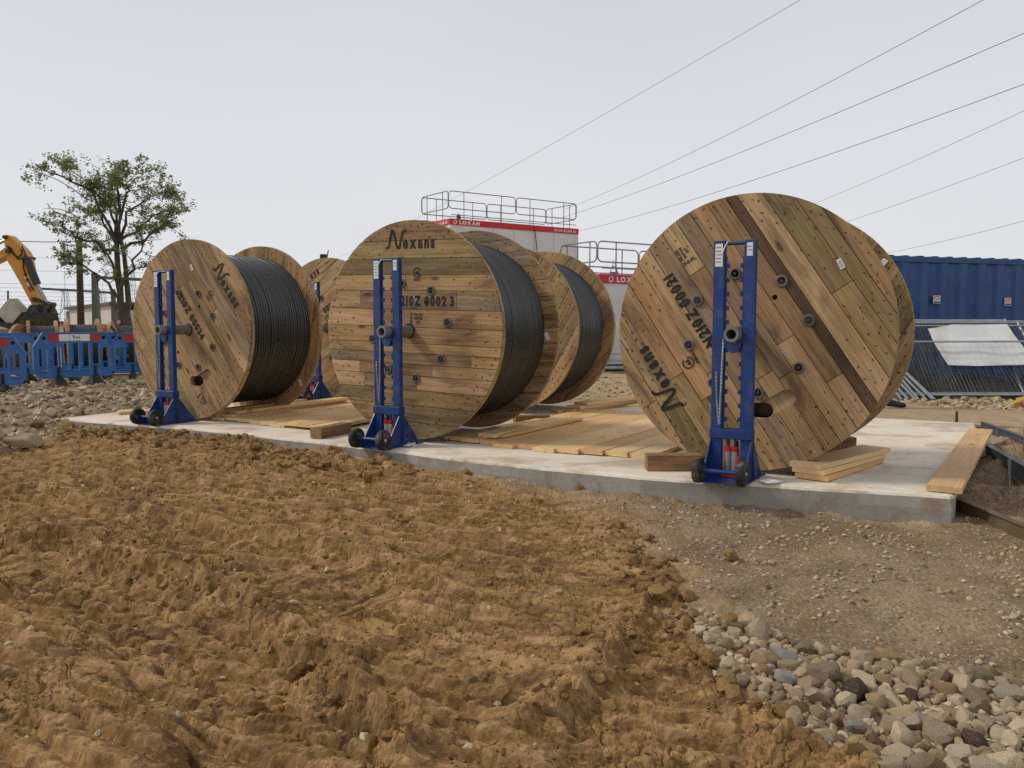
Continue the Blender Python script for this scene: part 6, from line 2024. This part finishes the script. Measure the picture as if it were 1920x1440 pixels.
def panel_house():
    a, b = dp(130, 620, 52), dp(212, 620, 46)
    a.z = b.z = -.15
    d = (b - a).normalized(); nr = Vector((-d.y, d.x, 0)); L = (b - a).length
    t = thing("panel_building", "pale concrete panel building with sloping dark roof edge behind the tree", "building", Matrix(((d.x, nr.x, 0, a.x), (d.y, nr.y, 0, a.y), (0, 0, 1, a.z), (0, 0, 0, 1))))
    h0 = dp(130, 578, 52).z + .15; h1 = dp(212, 569, 46).z + .15
    n = 3
    for i in range(n):
        x0, x1 = L * i / n + .02, L * (i + 1) / n - .02
        for k in range(2):
            z0 = 1.05 * k + .02
            ta = h0 + (h1 - h0) * x0 / L - .03; tb = h0 + (h1 - h0) * x1 / L - .03
            za, zb = (1.05, 1.05) if k == 0 else (ta, tb)
            vs = [(x0, 0, z0), (x1, 0, z0), (x1, 0, zb - .02), (x0, 0, za - .02)]
            vs += [(x, .2, z) for x, y, z in vs]
            mb = MB(); mb.add(vs, [(0, 1, 2, 3), (7, 6, 5, 4), (0, 4, 5, 1), (1, 5, 6, 2), (2, 6, 7, 3), (3, 7, 4, 0)]); mb.build("wall_panel", M_PANEL, t)
    for x in (0.0, L * 2 / 3 + .02):
        mb = MB(); mb.box((x, -.06, 1.0), (.22, .2, 2.0)); mb.build("pilaster", M_GALV, t)
    mb = MB(); mb.bar((-.2, 2, h0), (L + .2, 2, h1), 4.4, .16); mb.build("roof", M_ROOFD, t)
    for x in (0.1, L - .1):
        mb = MB(); mb.box((x, 2.2, 1.0), (.15, 3.9, 2.0)); mb.build("end_wall", M_PANEL, t)
    q = dp(236, 640, 55)
    t2 = thing("cladding_building", "low grey blue clad building right of the panel building, behind the trunk", "building", Matrix.Translation((q.x, 55, -.15)))
    hh = dp(236, 583, 55).z + .15
    mb = MB(); mb.box((0.6, 1.5, hh / 2), (3.4, 3, hh)); mb.build("wall", M_GREYWALL, t2)
    mb = MB(); mb.box((0.6, 1.5, hh + .08), (3.6, 3.2, .16)); mb.build("roof", M_PANEL, t2)
    q = dp(90, 640, 60)
    t3 = thing("rendered_building", "cream rendered building with red brown roof behind the excavator bucket", "building", Matrix.Translation((q.x, 60, -.15)))
    hh = dp(90, 605, 60).z + .15
    mb = MB(); mb.box((-2.0, 2, hh / 2), (9.2, 4, hh)); mb.build("wall", M_CREAM, t3)
    mb = MB(); mb.bar((-6.8, 2, hh + .10), (2.75, 2, hh - .02), 4.5, .17); mb.build("roof", M_TILE, t3)
panel_house()

# thin lattice masts and bus bars of the substation
M_THIN = plain("distant_galvanised_steel", (0.42, 0.44, 0.46), 0.6, 0.2, var=0.05)
def mast(label, x, ytop, D, wd, tag_grp="slim lattice masts in the substation"):
    b = dp(x, 640, D); H = dp(x, ytop, D).z + .15
    t = thing("lattice_mast", label, "lattice mast", Matrix.Translation((b.x, D, -.15)), tag_grp)
    mb = MB()
    n = int(H / (wd * 1.5))
    cor = lambda s, q, u: Vector((s * wd / 2 * (1 - .75 * u), q * wd / 2 * (1 - .75 * u), H * u))
    for s in (-1, 1):
        for q in (-1, 1): mb.tube([cor(s, q, 0), cor(s, q, 1)], .022, 4)
    for k in range(n):
        u0, u1 = k / n, (k + 1) / n
        s = 1 if k % 2 else -1
        mb.tube([cor(s, -1, u0), cor(-s, -1, u1)], .014, 3, cap=False); mb.tube([cor(s, 1, u0), cor(-s, 1, u1)], .014, 3, cap=False)
        mb.tube([cor(-1, -s, u0), cor(-1, s, u1)], .014, 3, cap=False); mb.tube([cor(1, -s, u0), cor(1, s, u1)], .014, 3, cap=False)
    mb.build("lattice", M_THIN, t)
    mb = MB(); mb.tube([(0, 0, H), (0, 0, H + 1.2)], .02, 4); mb.build("spike", M_THIN, t)
mast("slim lattice mast left of the wooden pole", 126, 540, 62, .9)
mast("slim lattice mast just right of the steel portal's column", 188, 540, 70, .7)
mast("slim lattice mast right of the tree trunk", 253, 505, 75, .8)
mast("short lattice mast between the column and the trunk", 196, 545, 95, 1.3)
def wire(label, pts, r, mat=None, grp=None, sag=0.0):
    a, b = pts
    P = [a.lerp(b, k / 24) - Vector((0, 0, sag * 4 * (k / 24) * (1 - k / 24))) for k in range(25)]
    mb = MB(); mb.tube(P, r, 5, cap=False)
    return tag(mb.build("overhead_wire", mat or M_THIN, smooth=180), label, "wire", grp)
ys = [(530, 536), (538, 545), (546, 552), (554, 559), (561, 566), (570, 575), (578, 583), (587, 592), (596, 600), (505, 512), (478, 490), (603, 606)]
for i, (ya, yb) in enumerate(ys):
    wire("faint horizontal wire among the substation's parallel wires at the left", (dp(-60, ya, 68 + (i % 4) * 3), dp(268, yb, 72 + (i % 4) * 3)), .016 if i != 10 else .012, grp="parallel substation wires")
wire("single dark wire running from the wooden pole out of the picture to the left", (dp(-70, 440, 30), dp(146, 452, 30)), .016, M_ROOFD, sag=.12)
# post insulator with its jumper lead, insulator poles
for lb, x, yt, yb, D, r in (("small black post insulator right of the excavator bucket", 108, 592, 612, 48, .10), ("thin grey pole above the concrete block", 15, 545, 640, 45, .05)):
    b = dp(x, yb, D); tp = dp(x, yt, D)
    mb = MB()
    if r > .06:
        prof = []
        H = tp.z - b.z
        mb.tube([(b.x, D, -.15), (b.x, D, b.z)], .08, 8)
        for k in range(7): prof += [(r * 1.0 * (1 - .05 * k), H * k / 7), (r * 1.5 * (1 - .06 * k), H * (k + .4) / 7), (r * .9 * (1 - .05 * k), H * (k + .8) / 7)]
        mb.lathe(prof, 12, Matrix.Translation(b))
        tag(mb.build("post_insulator", M_RUBBER, smooth=40), lb, "insulator")
    else:
        mb.tube([(b.x, D, -.15), tp], r, 8); tag(mb.build("pole", M_PORTAL, smooth=40), lb, "pole")
P = [dp(x, y, 48) for x, y in ((108, 591), (115, 586), (120, 575), (121, 560), (120, 548), (113, 546))]
mb = MB(); mb.tube(P, .022, 5); tag(mb.build("jumper_lead", M_PORTAL, smooth=180), "curved jumper lead rising from the black insulator to the beam", "cable")

# overhead power lines crossing the sky
M_LINE = plain("overhead_conductor", (0.16, 0.165, 0.17), 0.6, 0.2, var=0.05)
OL = [("highest overhead line, leaving the picture's top edge near its middle", (620, 490, 190), (1520, -12, 70), .020, .9), ("second overhead line from the top, leaving the top edge at the right", (1060, 392, 170), (1880, -20, 60), .026, .9),
      ("third overhead line, meeting the right edge just below the corner", (1040, 412, 170), (1990, 32, 60), .030, .9), ("fourth overhead line, ending half way down the sky at the right edge", (1010, 449, 165), (2000, 128, 60), .028, 1.3),
      ("fifth overhead line from the top, above the nearest reel's right shoulder", (1400, 430, 130), (2000, 170, 62), .018, .5), ("sixth overhead line, rising out from behind the nearest reel", (1400, 470, 130), (2000, 265, 62), .018, .6), ("lowest overhead line, over the blue container", (1560, 490, 120), (2000, 392, 62), .018, .5)]
for lb, a, b, r, sg in OL:
    wire(lb, (dp(*a), dp(*b)), r, M_LINE, "overhead power lines", sg)
